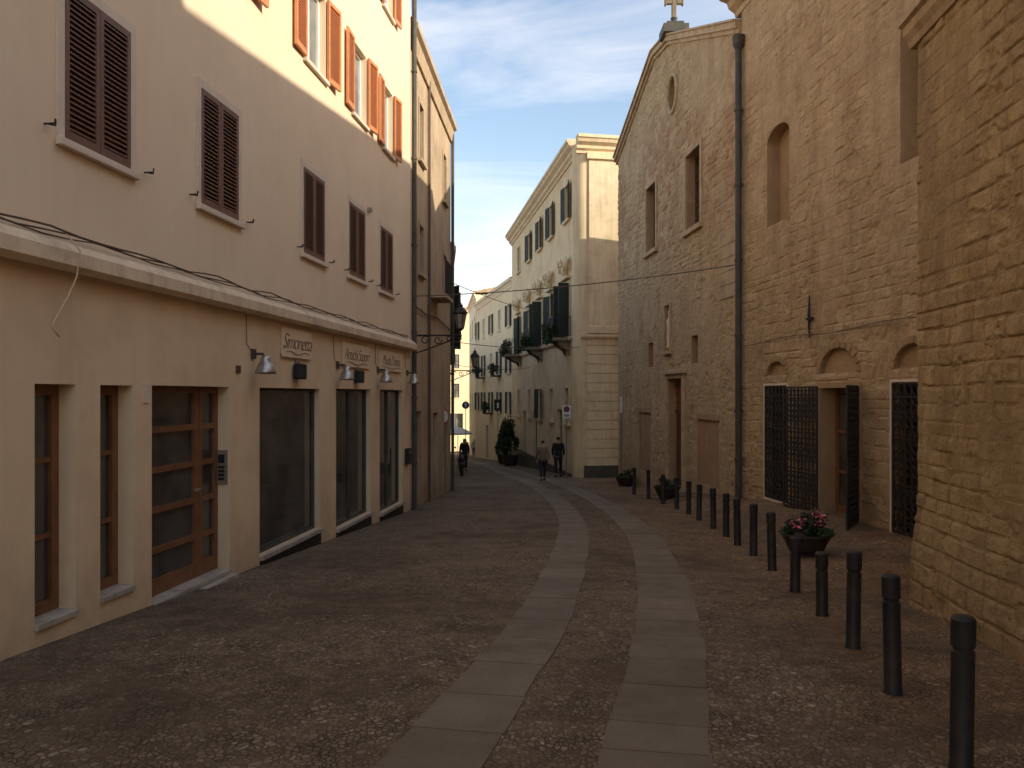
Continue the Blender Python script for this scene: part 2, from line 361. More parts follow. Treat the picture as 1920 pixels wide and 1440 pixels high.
def track(P,w,seed):
    rg=random.Random(seed); pts=[catmull(P,i/60) for i in range((len(P)-1)*60+1)]
    L=[0]
    for a,b in zip(pts[:-1],pts[1:]): L.append(L[-1]+math.hypot(b[0]-a[0],b[1]-a[1]))
    def at(s):
        i=int(np.clip(np.searchsorted(L,s)-1,0,len(L)-2)); f=(s-L[i])/(L[i+1]-L[i])
        x=pts[i][0]+(pts[i+1][0]-pts[i][0])*f; y=pts[i][1]+(pts[i+1][1]-pts[i][1])*f
        j0=max(0,i-8);j1=min(len(pts)-1,i+8); d=Vector((pts[j1][0]-pts[j0][0],pts[j1][1]-pts[j0][1])).normalized()
        return x,y,d
    mb=MB(); cols=[]; s=0
    while s<L[-1]-1:
        l=rg.uniform(.42,.78); c=rg.random(); hh=.007+rg.uniform(-.003,.002); tw=rg.uniform(-.02,.02)
        a=s+.005; b=s+l-.005; k=3
        rows=[at(a+(b-a)*q/k) for q in range(k+1)]
        Lp=[];Rp=[]
        for q,(x,y,d) in enumerate(rows):
            n=Vector((d.y,-d.x)); wl=w/2+tw*(.5)
            Lp.append((x-n.x*wl,y-n.y*wl)); Rp.append((x+n.x*wl,y+n.y*wl))
        for q in range(k):
            A,B,C,D=Lp[q],Rp[q],Rp[q+1],Lp[q+1]
            mb.face([(p[0],p[1],g(*p)+hh) for p in (A,B,C,D)]); cols+= [c]*4
        ring=Lp+Rp[::-1]
        for A,B in zip(ring,ring[1:]+ring[:1]):
            mb.face([(A[0],A[1],g(*A)+hh),(B[0],B[1],g(*B)+hh),(B[0],B[1],g(*B)-.02),(A[0],A[1],g(*A)-.02)]); cols+=[c]*4
        s+=l
    o=mb.obj('path',None,M_slab,kind='structure')
    at_=o.data.color_attributes.new('blk','FLOAT_COLOR','POINT'); a=np.ones((len(cols),4)); a[:,0]=cols; at_.data.foreach_set('color',a.ravel())
track([(-1.9,-3),(-1.05,1.2),(-.41,3.91),(-.09,5.41),(.2,6.78),(.59,9.45),(1.06,13.8),(1.22,17.9),(1.1,23.1),(.6,30.4),(-.3,37.5),(-1.5,49),(-3.4,62),(-6,80)],.51,3)
track([(-.3,-3),(.3,1.2),(.70,3.91),(.96,5.06),(1.25,6.42),(1.66,8.76),(1.97,11.2),(2.21,13.8),(2.33,17.9),(2.2,23.1),(1.75,29),(1.0,35.5),(-.1,43.5),(-2.2,56),(-5,74)],.555,5)
# ------------------------------------------------------------------ window pieces
def leaf(F,u0,u1,z0,z1,o0,o1,m,parent,pitch=.045,name='shutter',mid=True,label=None):
    mb=MB(); st=.05
    mb.box(F,u0,u0+st,z0,z1,o0,o1); mb.box(F,u1-st,u1,z0,z1,o0,o1)
    mb.box(F,u0+st,u1-st,z1-.06,z1,o0,o1); mb.box(F,u0+st,u1-st,z0,z0+.08,o0,o1)
    zm=(z0+z1)/2
    if mid: mb.box(F,u0+st,u1-st,zm-.03,zm+.03,o0,o1)
    z=z0+.09
    while z<z1-.09:
        if not(mid and abs(z-zm)<.05): mb.box(F,u0+st,u1-st,z+pitch*.5,z+pitch*.8,max(o0,o1-.035),o1-.003,tilt=pitch*.45)
        z+=pitch
    mb.box(F,u0+st,u1-st,z0+.08,z1-.06,max(o0,o1-.04)-.004,max(o0,o1-.04)+.002)
    return mb.obj(name,parent,m,label=label)
def frame_window(F,u0,u1,z0,z1,o,parent,mf,mg,name='window',bars=1,rows=1,w=.06):
    mb=MB()
    mb.box(F,u0,u0+w,z0,z1,o,o+.05); mb.box(F,u1-w,u1,z0,z1,o,o+.05)
    mb.box(F,u0+w,u1-w,z0,z0+w,o,o+.05); mb.box(F,u0+w,u1-w,z1-w,z1,o,o+.05)
    for i in range(1,bars+1):
        u=u0+(u1-u0)*i/(bars+1); mb.box(F,u-.03,u+.03,z0+w,z1-w,o+.002,o+.048)
    for i in range(1,rows+1):
        z=z0+(z1-z0)*i/(rows+1); mb.box(F,u0+w,u1-w,z-.02,z+.02,o+.004,o+.044)
    mb.box(F,u0+.01,u1-.01,z0+.01,z1-.01,o+.008,o+.016,m=1)
    return mb.obj(name,parent,[mf,mg])
# ------------------------------------------------------------------ apartment building (street side with shops)
def XL(Y): return -4.355+.111*Y
A=Fr((XL(-8),-8),(XL(18.3),18.3),1); uy=A.uy
apt=empty('apartment_building',(XL(5)-3,5,-1),'long cream plaster apartment building with brown louvred shutters and shops','building')
gf=[(6.154,6.635,-.2,1.685,.21),(6.96,7.45,-.19,1.685,.21),(7.76,9.38,-.46,1.69,.2),(10.21,12.41,-.47,1.69,.14),(13.16,15.14,-.62,1.70,.14),(15.76,17.58,-.75,1.70,.14),
    (1.0,2.2,-.1,1.68,.2),(3.4,4.9,.0,1.68,.2)]
facade(A,-1.6,2.58,[(uy(a),uy(b),c,d,e,False) for a,b,c,d,e in gf],M_lo,apt,label='yellowish lower wall with shop openings')
colsY=[(6.477,7.385),(8.69,9.585),(11.68,12.57),(13.8,14.73),(15.76,16.68),(3.6,4.5),(1.2,2.1)]
ups=[(11.74,12.65),(14.0,14.85),(15.95,16.72),(8.9,9.8),(6.3,7.2)]
ops=[(uy(a),uy(b),3.67,4.94,.1,False) for a,b in colsY]
ops+=[(uy(a),uy(b),6.55,7.85,.16,False) for a,b in ups]+[(uy(a),uy(b),9.4,10.6,.16,False) for a,b in ups]
facade(A,2.58,12.2,ops,M_up,apt,label='cream upper wall')
shell(A,0,A.L,-1.6,12.2,-.3,-10,M_up,apt)
mb=MB(); mb.box(A,-.3,A.L+.15,12.21,12.45,-10.3,.45); mb.prof(A,-.3,A.L+.15,[(.45,12.453),(-10.3,12.453),(-5,14)],0); mb.obj('roof',apt,M_tile)
mb=MB(); mb.prof(A,0,A.L,[(.002,2.60),(.10,2.585),(.15,2.63),(.15,2.74),(.10,2.80),(.002,2.86)]); mb.obj('cornice',apt,M_band)
for a,b,c in ((10.21,12.41,-.47),(13.16,15.14,-.62),(15.76,17.58,-.75)):
    mb=MB(); mb.prof(A,uy(a)-.0,uy(b)+.05,[(.003,c),(.05,c),(.05,c-.05),(.003,c-.05)],1)
    mb.prof(A,uy(a),uy(b),[(.003,c-.05),(.02,c-.05),(.02,-1.6),(.003,-1.6)],0); mb.obj('sill',apt,[M_blk,M_marble],label='pale stone sill on a black plinth')
for a,b,c in ((6.154,6.635,-.2),(6.96,7.45,-.19),(7.76,9.38,-.46)):
    mb=MB(); mb.prof(A,uy(a)-.0,uy(b)+.0,[(-.2,c+.003),(-.2,c+.03),(.03,c+.02),(.03,c-.02),(.003,c-.02),(.003,c+.003)],0); mb.obj('sill',apt,M_marble)
mb=MB(); mb.prof(A,uy(7.76),uy(9.38),[(.003,-.49),(.12,-.49),(.12,-.9),(.003,-.9)]); mb.obj('doorstep',apt,M_marble)
for a,b in ((6.154,6.635),(6.96,7.45),(1.0,2.2),(3.4,4.9)):
    frame_window(A,uy(a),uy(b),-.165,1.685,-.2,apt,M_wood,M_glass,bars=0,rows=2,w=.09)
def panel_door(F,u0,u1,z0,z1,o,parent,rows,m,mg,name='door_leaf',st=.09):
    mb=MB(); mb.box(F,u0,u0+st,z0,z1,o,o+.06); mb.box(F,u1-st,u1,z0,z1,o,o+.06)
    zz=np.linspace(z0+.06,z1-.02,rows+1)
    mb.box(F,u0+st,u1-st,z0,z0+.16,o+.002,o+.055)
    for z in zz[1:]: mb.box(F,u0+st,u1-st,z-.045,z+.015,o+.002,o+.058)
    mb.box(F,u0+.02,u1-.02,z0+.01,z1-.01,o+.012,o+.022,m=1)
    return mb.obj(name,parent,[m,mg])
door=empty('door',A.P(uy(8.6),-.43,-.15),parent=apt)
panel_door(A,uy(7.77),uy(8.93),-.43,1.685,-.2,door,5,M_wood,M_glass)
panel_door(A,uy(8.94),uy(9.375),-.43,1.685,-.2,door,5,M_wood,M_glass,st=.07)
mb=MB(); mb.tube([A.P(uy(8.86),.55,-.14),A.P(uy(8.86),.55,-.09),A.P(uy(8.76),.55,-.085)],.012,8); mb.obj('handle',door,M_alu)
for i,(a,b,c,d) in enumerate(((10.21,12.41,-.47,1.69),(13.16,15.14,-.62,1.7),(15.76,17.58,-.75,1.7))):
    frame_window(A,uy(a),uy(b),c+.002,d,-.14,apt,M_pipe,M_glass,name='shop_window',bars=0 if i==0 else 1,rows=0,w=.04)
for a,b in colsY:
    u0,u1=uy(a),uy(b); w=empty('window',A.P((u0+u1)/2,3.67,0),parent=apt)
    mb=MB(); t=.085
    mb.box(A,u0-t,u0,3.60,5.03,.002,.018); mb.box(A,u1,u1+t,3.60,5.03,.002,.018); mb.box(A,u0,u1,4.94,5.03,.002,.018)
    mb.obj('surround',w,M_trim)
    mb=MB(); mb.box(A,u0-.1,u1+.1,3.6,3.665,.003,.06); mb.obj('sill',w,M_trim,bevel=.008)
    um=(u0+u1)/2
    leaf(A,u0+.004,um-.003,3.672,4.935,-.03,.022,M_shut,w,mid=False); leaf(A,um+.003,u1-.004,3.672,4.935,-.03,.022,M_shut,w,mid=False)
    for uu in (u0-.22,u1+.25):
        mb=MB(); z=3.72; mb.tube([A.P(uu,z,-.01),A.P(uu,z,.09),A.P(uu,z+.035,.095)],.008,6); mb.tube([A.P(uu-.055,z-.02,.06),A.P(uu+.05,z-.0,.06),A.P(uu+.055,z+.04,.06)],.007,6); mb.obj('shutter_catch',apt,M_iron)
for z0,z1 in ((6.55,7.85),(9.4,10.6)):
    for a,b in ups:
        u0,u1=uy(a),uy(b); w=empty('window',A.P((u0+u1)/2,z0,0),parent=apt)
        frame_window(A,u0,u1,z0,z1,-.15,w,M_white,M_glassb,name='frame',bars=1,rows=0)
        mb=MB(); mb.box(A,u0-.05,u1+.05,z0-.06,z0-.002,.003,.06); mb.obj('sill',w,M_trim)
        h=(u1-u0)/2
        F1=Fr(A.P(u0-.01,0,.02)[:2],A.P(u0-.01-h,0,.04)[:2],-1); leaf(F1,0,h,z0,z1,0,.04,M_orsh,w,mid=False)
        F2=Fr(A.P(u1+.01,0,.02)[:2],A.P(u1+.01+h,0,.07)[:2],1); leaf(F2,0,h,z0,z1,0,.04,M_orsh,w,mid=False)
mb=MB(); rg=random.Random(3)
for k in range(3):
    pts=[A.P(.2+i*.3,2.87+.012*k+.016*math.sin(i*1.3+k*2)+rg.uniform(-.008,.008),.04+.02*k+.02*math.sin(i*.9+k)) for i in range(int((A.L-.3)/.3))]
    mb.tube(pts,.006+.0015*k,6)
o=mb.obj('cable',None,M_cable,smooth=True); o['label']='bundle of thin dark cables clipped along the cream cornice'; o['category']='cable'
mb=MB(); mb.tube([A.P(uy(6.30),2.86,.16),A.P(uy(6.42),2.75,.19),A.P(uy(6.45),2.55,.14),A.P(uy(6.4),2.38,.1),A.P(uy(6.28),2.18,.07),A.P(uy(6.27),2.12,.06),A.P(uy(6.36),2.06,.05)],.006,6)
o=mb.obj('hanging_cable',None,M_band,smooth=True); o['label']='loose pale cable dangling from the cornice'; o['category']='cable'
def text_mb(body,F,u,z,o,size,depth=.004,shear=.45,rev=1,off=-.006,sp=.86):
    cu=bpy.data.curves.new('t','FONT'); cu.body=body; cu.size=size; cu.shear=shear; cu.extrude=depth/2; cu.offset=off; cu.space_character=sp
    ob=bpy.data.objects.new('t',cu); COL.objects.link(ob); dg=bpy.context.evaluated_depsgraph_get(); dg.update()
    me=bpy.data.meshes.new_from_object(ob.evaluated_get(dg)); mb=MB()
    w=max([v.co.x for v in me.vertices] or [1])
    mb.v=[F.P(u+rev*(v.co.x-w/2),z+v.co.y,o+v.co.z) for v in me.vertices]; mb.f=[tuple(p.vertices) for p in me.polygons]; mb.m=[0]*len(mb.f)
    bpy.data.objects.remove(ob); return mb
for a,b,zt,tx in ((10.85,11.95,2.52,'Simonetta'),(13.4,15.0,2.48,'Antichi Sapori'),(15.6,17.4,2.48,'Moda Donna')):
    e=empty('shop_sign',A.P(uy((a+b)/2),2.1,.1),'slim pale shop sign panel with cursive lettering above a shop window','sign','shop signs on the plaster wall')
    mb=MB(); mb.box(A,uy(a),uy(b),zt-.4,zt,.03,.038); mb.obj('board',e,M_signb)
    mb=MB(); mb.box(A,uy(a)+.02,uy(a)+.05,zt-.36,zt-.02,.003,.028); mb.obj('bracket',e,M_signb)
    mb=MB(); mb.box(A,uy(b)-.05,uy(b)-.02,zt-.36,zt-.02,.003,.028); mb.obj('bracket',e,M_signb)
    mb=text_mb(tx,A,uy((a+b)/2),zt-.28,.043,.31 if tx=='Simonetta' else .30)
    ua,ub_=uy(a)+.12,uy(b)-.1
    mb.tube([A.P(ua+(ub_-ua)*i/14,zt-.335+.02*math.sin(i*.7),.044) for i in range(15)],[.002+.004*math.sin(math.pi*i/14) for i in range(15)],5)
    mb.obj('lettering',e,M_let)
for Y,z in ((11.4,1.93),(14.2,1.92)):
    o=empty('alarm_box',A.P(uy(Y),z,.1),'small black box fixed under a shop sign','box','boxes under the shop signs')
    mb=MB(); mb.box(A,uy(Y)-.13,uy(Y)+.13,z-.11,z+.11,.02,.13); mb.obj('case',o,M_blk,bevel=.02)
    mb=MB(); mb.box(A,uy(Y)-.03,uy(Y)+.03,z+.11,z+.18,.02,.06); mb.obj('bracket',o,M_alu)
for Y,z in ((10.0,2.02),(13.2,2.0),(15.6,2.0),(17.95,2.0)):
    e=empty('spotlight',A.P(uy(Y),z,.1),'round aluminium spotlight on a short arm fixed to the shop wall','lamp','spotlights over the shop windows')
    mb=MB(); mb.tube([A.P(uy(Y),z+.09,0),A.P(uy(Y),z+.09,.14),A.P(uy(Y),z+.04,.16)],.016,8); mb.box(A,uy(Y)-.05,uy(Y)+.05,z+.03,z+.15,.0,.03); mb.obj('arm',e,M_pipe)
    mb=MB(); c=A.P(uy(Y),z-.1,.17); mb.lathe(c,[(.0,.17),(.045,.165),(.06,.12),(.065,.08),(.09,.06),(.125,-.03),(.13,-.06),(.115,-.055),(.0,-.02)],18); mb.obj('head',e,M_alu,smooth=True)
    mb=MB(); mb.tube([A.P(uy(Y)-.05,z+.1,.02),A.P(uy(Y)-.2,z+.2,.02),A.P(uy(Y)-.22,z+.56,.02)],.005,5); mb.obj('cable',e,M_cable)
mb=MB(); F=Fr(A.P(uy(9.38),0,-.19)[:2],A.P(uy(9.38),0,0)[:2],1)
mb.box(F,.03,.17,.55,.95,.003,.02); mb.box(F,.06,.14,.80,.90,.02,.026,1)
for i in range(4): mb.box(F,.06,.14,.60+i*.045,.63+i*.045,.02,.026,1)
o=mb.obj('intercom',None,[M_weather,M_blk]); o['label']='metal intercom panel beside the timber door'; o['category']='intercom'
mb=MB(); mb.box(A,uy(7.6),uy(7.7),1.52,1.7,.002,.012); o=mb.obj('wall_plaque',None,M_trim); o['label']='small pale plaque beside the timber door'; o['category']='plaque'
mb=MB(); mb.box(A,uy(9.54),uy(9.64),1.86,1.95,.002,.02); o=mb.obj('junction_box',None,M_wood2); o['label']='small brown junction box on the plaster wall'; o['category']='box'
mb=MB(); mb.box(A,uy(17.75),uy(18.05),.05,.4,.002,.09); mb.box(A,uy(17.78),uy(18.02),.3,.33,.09,.1,1); o=mb.obj('letter_box',None,[M_blk,M_alu],bevel=.01); o['label']='black letter box on the plaster wall'; o['category']='letter box'
mb=MB(); mb.tube([A.P(uy(14.95),5.05,0),A.P(uy(14.95),5.05,.08)],.05,10); mb.obj('wall_vent',apt,M_alu)
mb=MB()
px,py,_=A.P(A.L+.09,0,.07); mb.tube([(px,py,12.2),(px,py,-1.2)],.055,10)
for z in (0,1.5,3,5,7,9,11): mb.tube([(px,py,z),(px,py,z+.05)],.07,10)
o=mb.obj('drainpipe',None,M_pipe,smooth=False); o['label']='dark green drainpipe at the corner of the apartment building'; o['category']='drainpipe'
# ------------------------------------------------------------------ generic houses
def generic(name,label,F,z0,z1,floors,mw,ms,depth=9,cols=None,trim=M_trim,eave=.35,shut='flat',roofm=M_tile,doors=(),winmat=M_glassb,corn=True,cat='building',qmax=1.3,fm=None):
    e=empty(name,F.P(F.L/2,z0,-depth/2),label,cat)
    ops=[];ws=[]
    for (a,b) in cols:
        for (c,d) in floors: ops.append((a,b,c,d,.14,False)); ws.append((a,b,c,d))
    for a,b,c,d in doors: ops.append((a,b,c,d,.2,False))
    facade(F,z0,z1,ops,mw,e)
    shell(F,0,F.L,z0,z1,-.3,-depth,mw,e)
    mb=MB(); mb.box(F,-.02,F.L+.02,z1+.203,z1+.30,-depth-.2,eave-.05); mb.prof(F,-.02,F.L+.02,[(eave-.1,z1+.303),(-depth-.2,z1+.303),(-depth/2,z1+1.2)]); mb.obj('roof',e,roofm)
    if corn:
        mb=MB(); mb.prof(F,-.02,F.L+.02,[(.002,z1-.35),(.06,z1-.35),(.08,z1-.22),(eave*.5,z1-.1),(eave*.55,z1),(eave,z1+.06),(eave,z1+.2),(.002,z1+.2)]); mb.obj('cornice',e,trim)
    for a,b,c,d in ws:
        w=empty('window',F.P((a+b)/2,c,0),parent=e)
        frame_window(F,a,b,c,d,-.13,w,fm or M_white,winmat,name='frame',rows=1)
        mb=MB(); t=.09; mb.box(F,a-t,a,c,d+t,.002,.03); mb.box(F,b,b+t,c,d+t,.002,.03); mb.box(F,a,b,d,d+t,.002,.03); mb.box(F,a-.14,b+.14,c-.08,c-.003,.002,.1); mb.obj('surround',w,trim)
        h=(b-a)/2
        if shut=='flat': an=R.uniform(.02,.12)
        else: an=R.uniform(.5,qmax)
        if shut and R.random()<.8:
            for s_,u in ((-1,a),(1,b)):
                q=R.uniform(.6,1.2)*an
                p0=F.P(u+s_*.005,0,.035)[:2]; p1=F.P(u+s_*(.005+h*math.cos(q)),0,.035+h*math.sin(q))[:2]
                leaf(Fr(p0,p1,F.out*s_),0,h,c,d,0,.035,ms,w,pitch=.07)
    for a,b,c,d in doors:
        mb=MB(); mb.box(F,a,(a+b)/2-.005,c,d,-.19,-.13); mb.box(F,(a+b)/2+.005,b,c,d,-.19,-.13)
        for k in range(3):
            for p,q in ((a,(a+b)/2),((a+b)/2,b)): mb.box(F,p+.1,q-.1,c+.15+k*(d-c)/3,c+(k+1)*(d-c)/3-.08,-.13,-.115)
        mb.obj('door',e,M_wood2)
        mb=MB(); t=.12; mb.box(F,a-t,a,c,d+t,.002,.04); mb.box(F,b,b+t,c,d+t,.002,.04); mb.box(F,a,b,d,d+t,.002,.04); mb.obj('door_surround',e,trim)
    return e
T=Fr((-2.36,18.46),(-1.965,25.6),1)
th=generic('townhouse','narrow brown stucco townhouse with dark windows and a thin stone cornice',T,-2.2,10.0,[(7.4,8.8),(4.6,5.8)],M_th,M_grsh,cols=[(1.2,1.8),(5.4,6.0)],shut=None,eave=.2,doors=[(.5,1.4,-1.2,1.2),(3.2,4.1,-1.45,1.1),(5.4,6.2,-1.5,1.1)],roofm=M_coping,trim=M_th,fm=M_wood2,winmat=M_glass)
e=empty('balcony',T.P(3.6,4.3,.2),parent=th)
mb=MB(); mb.box(T,2.9,4.3,4.2,4.3,.003,.45); mb.obj('slab',e,M_th)
mb=MB()
for k in range(12): mb.tube([T.P(2.93+k*.122,4.3,.42),T.P(2.93+k*.122,5.2,.42)],.012,5)
mb.box(T,2.9,4.3,5.2,5.23,.4,.44); mb.obj('railing',e,M_iron)
mb=MB(); px,py,_=T.P(T.L-.1,0,.08); mb.tube([(px,py,9.9),(px,py,-1.5)],.05,8); o=mb.obj('drainpipe',None,M_pipe); o['label']='dark drainpipe at the end of the tan townhouse'; o['category']='drainpipe'
mb=MB(); px,py,_=T.P(2.5,0,.06); mb.tube([(px,py,9.9),(px,py,-1.5)],.035,8); mb.tube([T.P(.2,3.7,.05),T.P(2,3.65,.05),T.P(4,3.75,.05),T.P(7,3.6,.05)],.02,6); o=mb.obj('wall_pipe',None,M_cable); o['label']='thin pipes running over the tan townhouse wall'; o['category']='pipe'
T2=Fr((-2.05,25.75),(-4.1,48),1)
generic('low_house','low ochre house with dark green shutters',T2,-3.2,6.2,[(3.2,5.2)],M_th,M_grsh,cols=[(1.0,2.1),(4.4,5.5),(8,9.1),(12,13.1),(16,17.1)],shut='open',doors=[(2.6,3.7,-1.6,1.0),(6.6,7.8,-2.1,.8),(13.6,14.8,-2.4,.4)],eave=.25,fm=M_wood2)
T3=Fr((-4.15,48.2),(-9.5,78),1)
generic('low_house','plain cream house with closed ground floor',T3,-5,5.6,[(2.2,4.2)],M_f1,M_grsh,cols=[(2,3.1),(7,8.1),(12,13.1),(18,19.1),(24,25.1)],shut='open',eave=.3)
# ------------------------------------------------------------------ near stone building
NW=Fr((3.173-.6,-6),(3.173+.777,7.77),-1)
nb=empty('stone_outbuilding',(4.6,3,-.3),'rough golden sandstone block building with weathered joints and stone cornice','building')
bul=lambda U,Z: .07*sst((.75-Z)/.9)+.012*(fbm(U*.7,Z*.7,44,3)-.5)
hfN=masonry(11,rh=(.13,.2),bw=(.18,.42),amp=.022,gap=.024,warp=.02,rough=.016,bulge=bul,ero=1.0)
facade(NW,-.75,5.0,[],M_near,nb,u0=NW.uy(2.6),res=.018,hf=hfN,ends=False)
NR=Fr(NW.P(NW.L,0)[:2],(6.5,7.95),-1)
facade(NR,-.9,5.0,[],M_near,nb,res=.05,hf=masonry(12,rh=(.13,.2),bw=(.18,.42),amp=.02,gap=.03,warp=.02,rough=.012,bulge=bul),name='end_wall',ends=False)
shell(NW,0,NW.L-.06,-1,5.0,-.03,-2.7,M_dirtgold,nb)
mb=MB(); mb.prof(NW,0,NW.L+.12,[(-.1,5.0),(.04,5.0),(.06,5.06),(.10,5.12),(.11,5.2),(.15,5.22),(.15,5.3),(-2.7,5.3),(-2.7,5.0)]); mb.obj('cornice',nb,M_coping)
# ------------------------------------------------------------------ long stone building with iron grilles
ST=Fr((7.25-.111*7.8,7.8),(7.25-.111*18.2,18.2),-1); sy=ST.uy
sb=empty('stone_building',(8,14,-.8),'tall tan sandstone building with blind niches and iron grilles','building')
zb=-.56;zt=1.79
wins=[(15.88,16.92),(11.35,12.33)]
opsS=[(sy(15.84),sy(16.87),5.12,7.12,.28,True),(sy(11.35),sy(12.16),5.1,7.3,.28,True),
  (sy(13.3),sy(14.57),-.58,1.72,.35,False)]
opsS+=[(sy(a),sy(b),zb,zt,.22,False) for a,b in wins]
lun=[(15.95,16.85,2.0,2.28),(13.35,14.6,1.98,2.42),(11.4,12.3,2.0,2.36)]
opsS+=[(sy(a),sy(b),c,d,.07,True) for a,b,c,d in lun]
hfS=masonry(21,rh=(.12,.27),bw=(.16,.6),amp=.024,gap=.022,warp=.06,rough=.018,patchf=lambda U,Z,r: .4*sst((fbm(U*.6,Z*.6,77,3)-.52)/.1)*(r>.6))
facade(ST,-1.4,10.3,opsS,M_mid,sb,res=.03,hf=hfS,ends=False)
shell(ST,-1.6*10,0,-1.5,10.3,-.0,-12,M_dirtgold,sb); shell(ST,.01,ST.L,-1.5,10.3,-.4,-12,M_dirtgold,sb)
def spandrel(mb,F,u0,u1,zs,z1,dep,o=.0):
    n=14; uc=(u0+u1)/2; a=(u1-u0)/2; h=z1-zs
    pts=[(uc-a*math.cos(math.pi*i/n),zs+h*math.sin(math.pi*i/n)) for i in range(n+1)]
    for (p,q),(r,s) in zip(pts[:-1],pts[1:]):
        mb.face([F.P(p,q,o),F.P(r,s,o),F.P(r,z1,o),F.P(p,z1,o)]); mb.face([F.P(p,q,o),F.P(r,s,o),F.P(r,s,o-dep),F.P(p,q,o-dep)])
def voussoir(mb,F,u0,u1,zs,h,w,o0,o1,n=11):
    uc=(u0+u1)/2; a=(u1-u0)/2
    for i in range(n):
        t0=math.pi*(i+.06)/n; t1=math.pi*(i+.94)/n; P=[]
        for o in (o0,o1):
            for (t,k) in ((t0,0),(t1,0),(t1,w),(t0,w)): P.append(F.P(uc-(a+k)*math.cos(t),zs+(h+k)*math.sin(t),o))
        mb.hexa(P)
for a,b,c,d in ((15.84,16.87,6.85,7.12),(11.35,12.16,7.0,7.3)):
    mb=MB(); spandrel(mb,ST,sy(a),sy(b),c,d,.28); mb.obj('arch_infill',sb,M_dirtgold)
for a,b,c,d in lun:
    mb=MB(); spandrel(mb,ST,sy(a),sy(b),c,d,.07,o=.004); mb.obj('arch_infill',sb,M_dirtgold)
    mb=MB(); voussoir(mb,ST,sy(a),sy(b),c,d-c,.12,-.02,.03); mb.obj('arch_stones',sb,M_dirtgold,bevel=.012)
mb=MB(); mb.prof(ST,-16,ST.L+.3,[(-.3,10.3),(.03,10.3),(.06,10.4),(.2,10.5),(.24,10.62),(.42,10.68),(.42,10.8),(-12,10.8),(-12,10.3)]); mb.obj('cornice',sb,M_coping)
mb=MB(); mb.bx((9.3,-3.4,13.9),(3.4,9.5,6.2)); mb.bx((9.3,-3.4,17.1),(3.7,9.8,.2)); mb.obj('shadow_block',sb,M_dirtgold)  # unseen block added to cast the upright shadow edge on the apartment wall
def grille(F,u0,u1,z0,z1,o,parent,name='grille',n=6,t0=.013):
    mb=MB()
    for k in range(n+1):
        u=u0+(u1-u0)*k/n; mb.tube([F.P(u,z0,o),F.P(u,z1,o)],t0 if 0<k<n else .02,6)
    for t in (0,.09,.3,.33,.63,.66,.91,1): mb.box(F,u0,u1,z0+(z1-z0)*t-.014,z0+(z1-z0)*t+.014,o-.012,o+.012)
    for k in range(n):
        uc=u0+(u1-u0)*(k+.5)/n; r=(u1-u0)/n*.42
        for t in (.045,.15,.24,.42,.52,.74,.83,.955):
            zc=z0+(z1-z0)*t
            for s_ in ((.0,1) if .1<t<.9 else (0,)):
                zz=zc+s_*r*2.1
                mb.tube([F.P(uc+r*math.cos(x*math.pi/4),zz+r*math.sin(x*math.pi/4),o) for x in range(9)],t0*.8,5,cap=False)
    return mb.obj(name,parent,M_iron)
for a,b in wins:
    w=empty('window',ST.P(sy((a+b)/2),zb,0),parent=sb)
    frame_window(ST,sy(a),sy(b),zb,zt,-.2,w,M_wood2,M_glass,name='frame',bars=1,rows=3)
    mb=MB(); t=.04; mb.box(ST,sy(a)-t,sy(a),zb-t,zt+t,.0,.04); mb.box(ST,sy(b),sy(b)+t,zb-t,zt+t,.0,.04); mb.box(ST,sy(a),sy(b),zt,zt+t,.0,.04); mb.box(ST,sy(a),sy(b),zb-t,zb,.0,.04); mb.obj('surround',w,M_trim)
    grille(ST,sy(a)+.02,sy(b)-.02,zb+.03,zt-.02,.02,w)
dr=empty('door',ST.P(sy(13.9),-.58,-.2),parent=sb)
panel_door(ST,sy(13.32),sy(13.93),-.56,1.7,-.32,dr,3,M_wood,M_glass,st=.08); 
panel_door(ST,sy(13.94),sy(14.55),-.56,1.7,-.32,dr,3,M_wood,M_glass,st=.08)
mb=MB(); t=.09; a,b=sy(13.3),sy(14.57); mb.box(ST,a-t,a,-.7,1.72+t,.0,.04); mb.box(ST,b,b+t,-.7,1.72+t,.0,.04); mb.box(ST,a,b,1.72,1.72+t,.0,.04); mb.obj('surround',dr,M_dirtgold)
mb=MB(); mb.box(ST,a-.1,b+.1,-.9,-.583,-.35,.3); mb.obj('doorstep',dr,M_coping,bevel=.02)
G1=Fr(ST.P(sy(14.62),0,.06)[:2],ST.P(sy(15.65),0,.2)[:2],-1); grille(G1,0,G1.L,-.56,1.74,0,dr,name='gate',n=9,t0=.017)
G2=Fr(ST.P(sy(13.25),0,.06)[:2],ST.P(sy(12.75),0,.52)[:2],1); grille(G2,0,G2.L,-.56,1.74,0,dr,name='gate',n=6,t0=.016)
mb=MB(); mb.tube([ST.P(sy(14.9),2.65,.06),ST.P(sy(14.9),3.05,.07),ST.P(sy(14.9),3.45,.06)],[.012,.03,.012],6); mb.box(ST,sy(14.9)-.1,sy(14.9)+.1,3.0,3.04,.02,.09); o=mb.obj('wall_anchor',None,M_iron); o['label']='iron tie anchor on the sandstone wall'; o['category']='wall anchor'
mb=MB(); mb.tube([ST.P(sy(8)+i*.5,2.72+.03*math.sin(i*.9),.07) for i in range(21)],.008,5); o=mb.obj('wall_cable',None,M_cable); o['label']='thin cable stapled along the sandstone wall'; o['category']='cable'
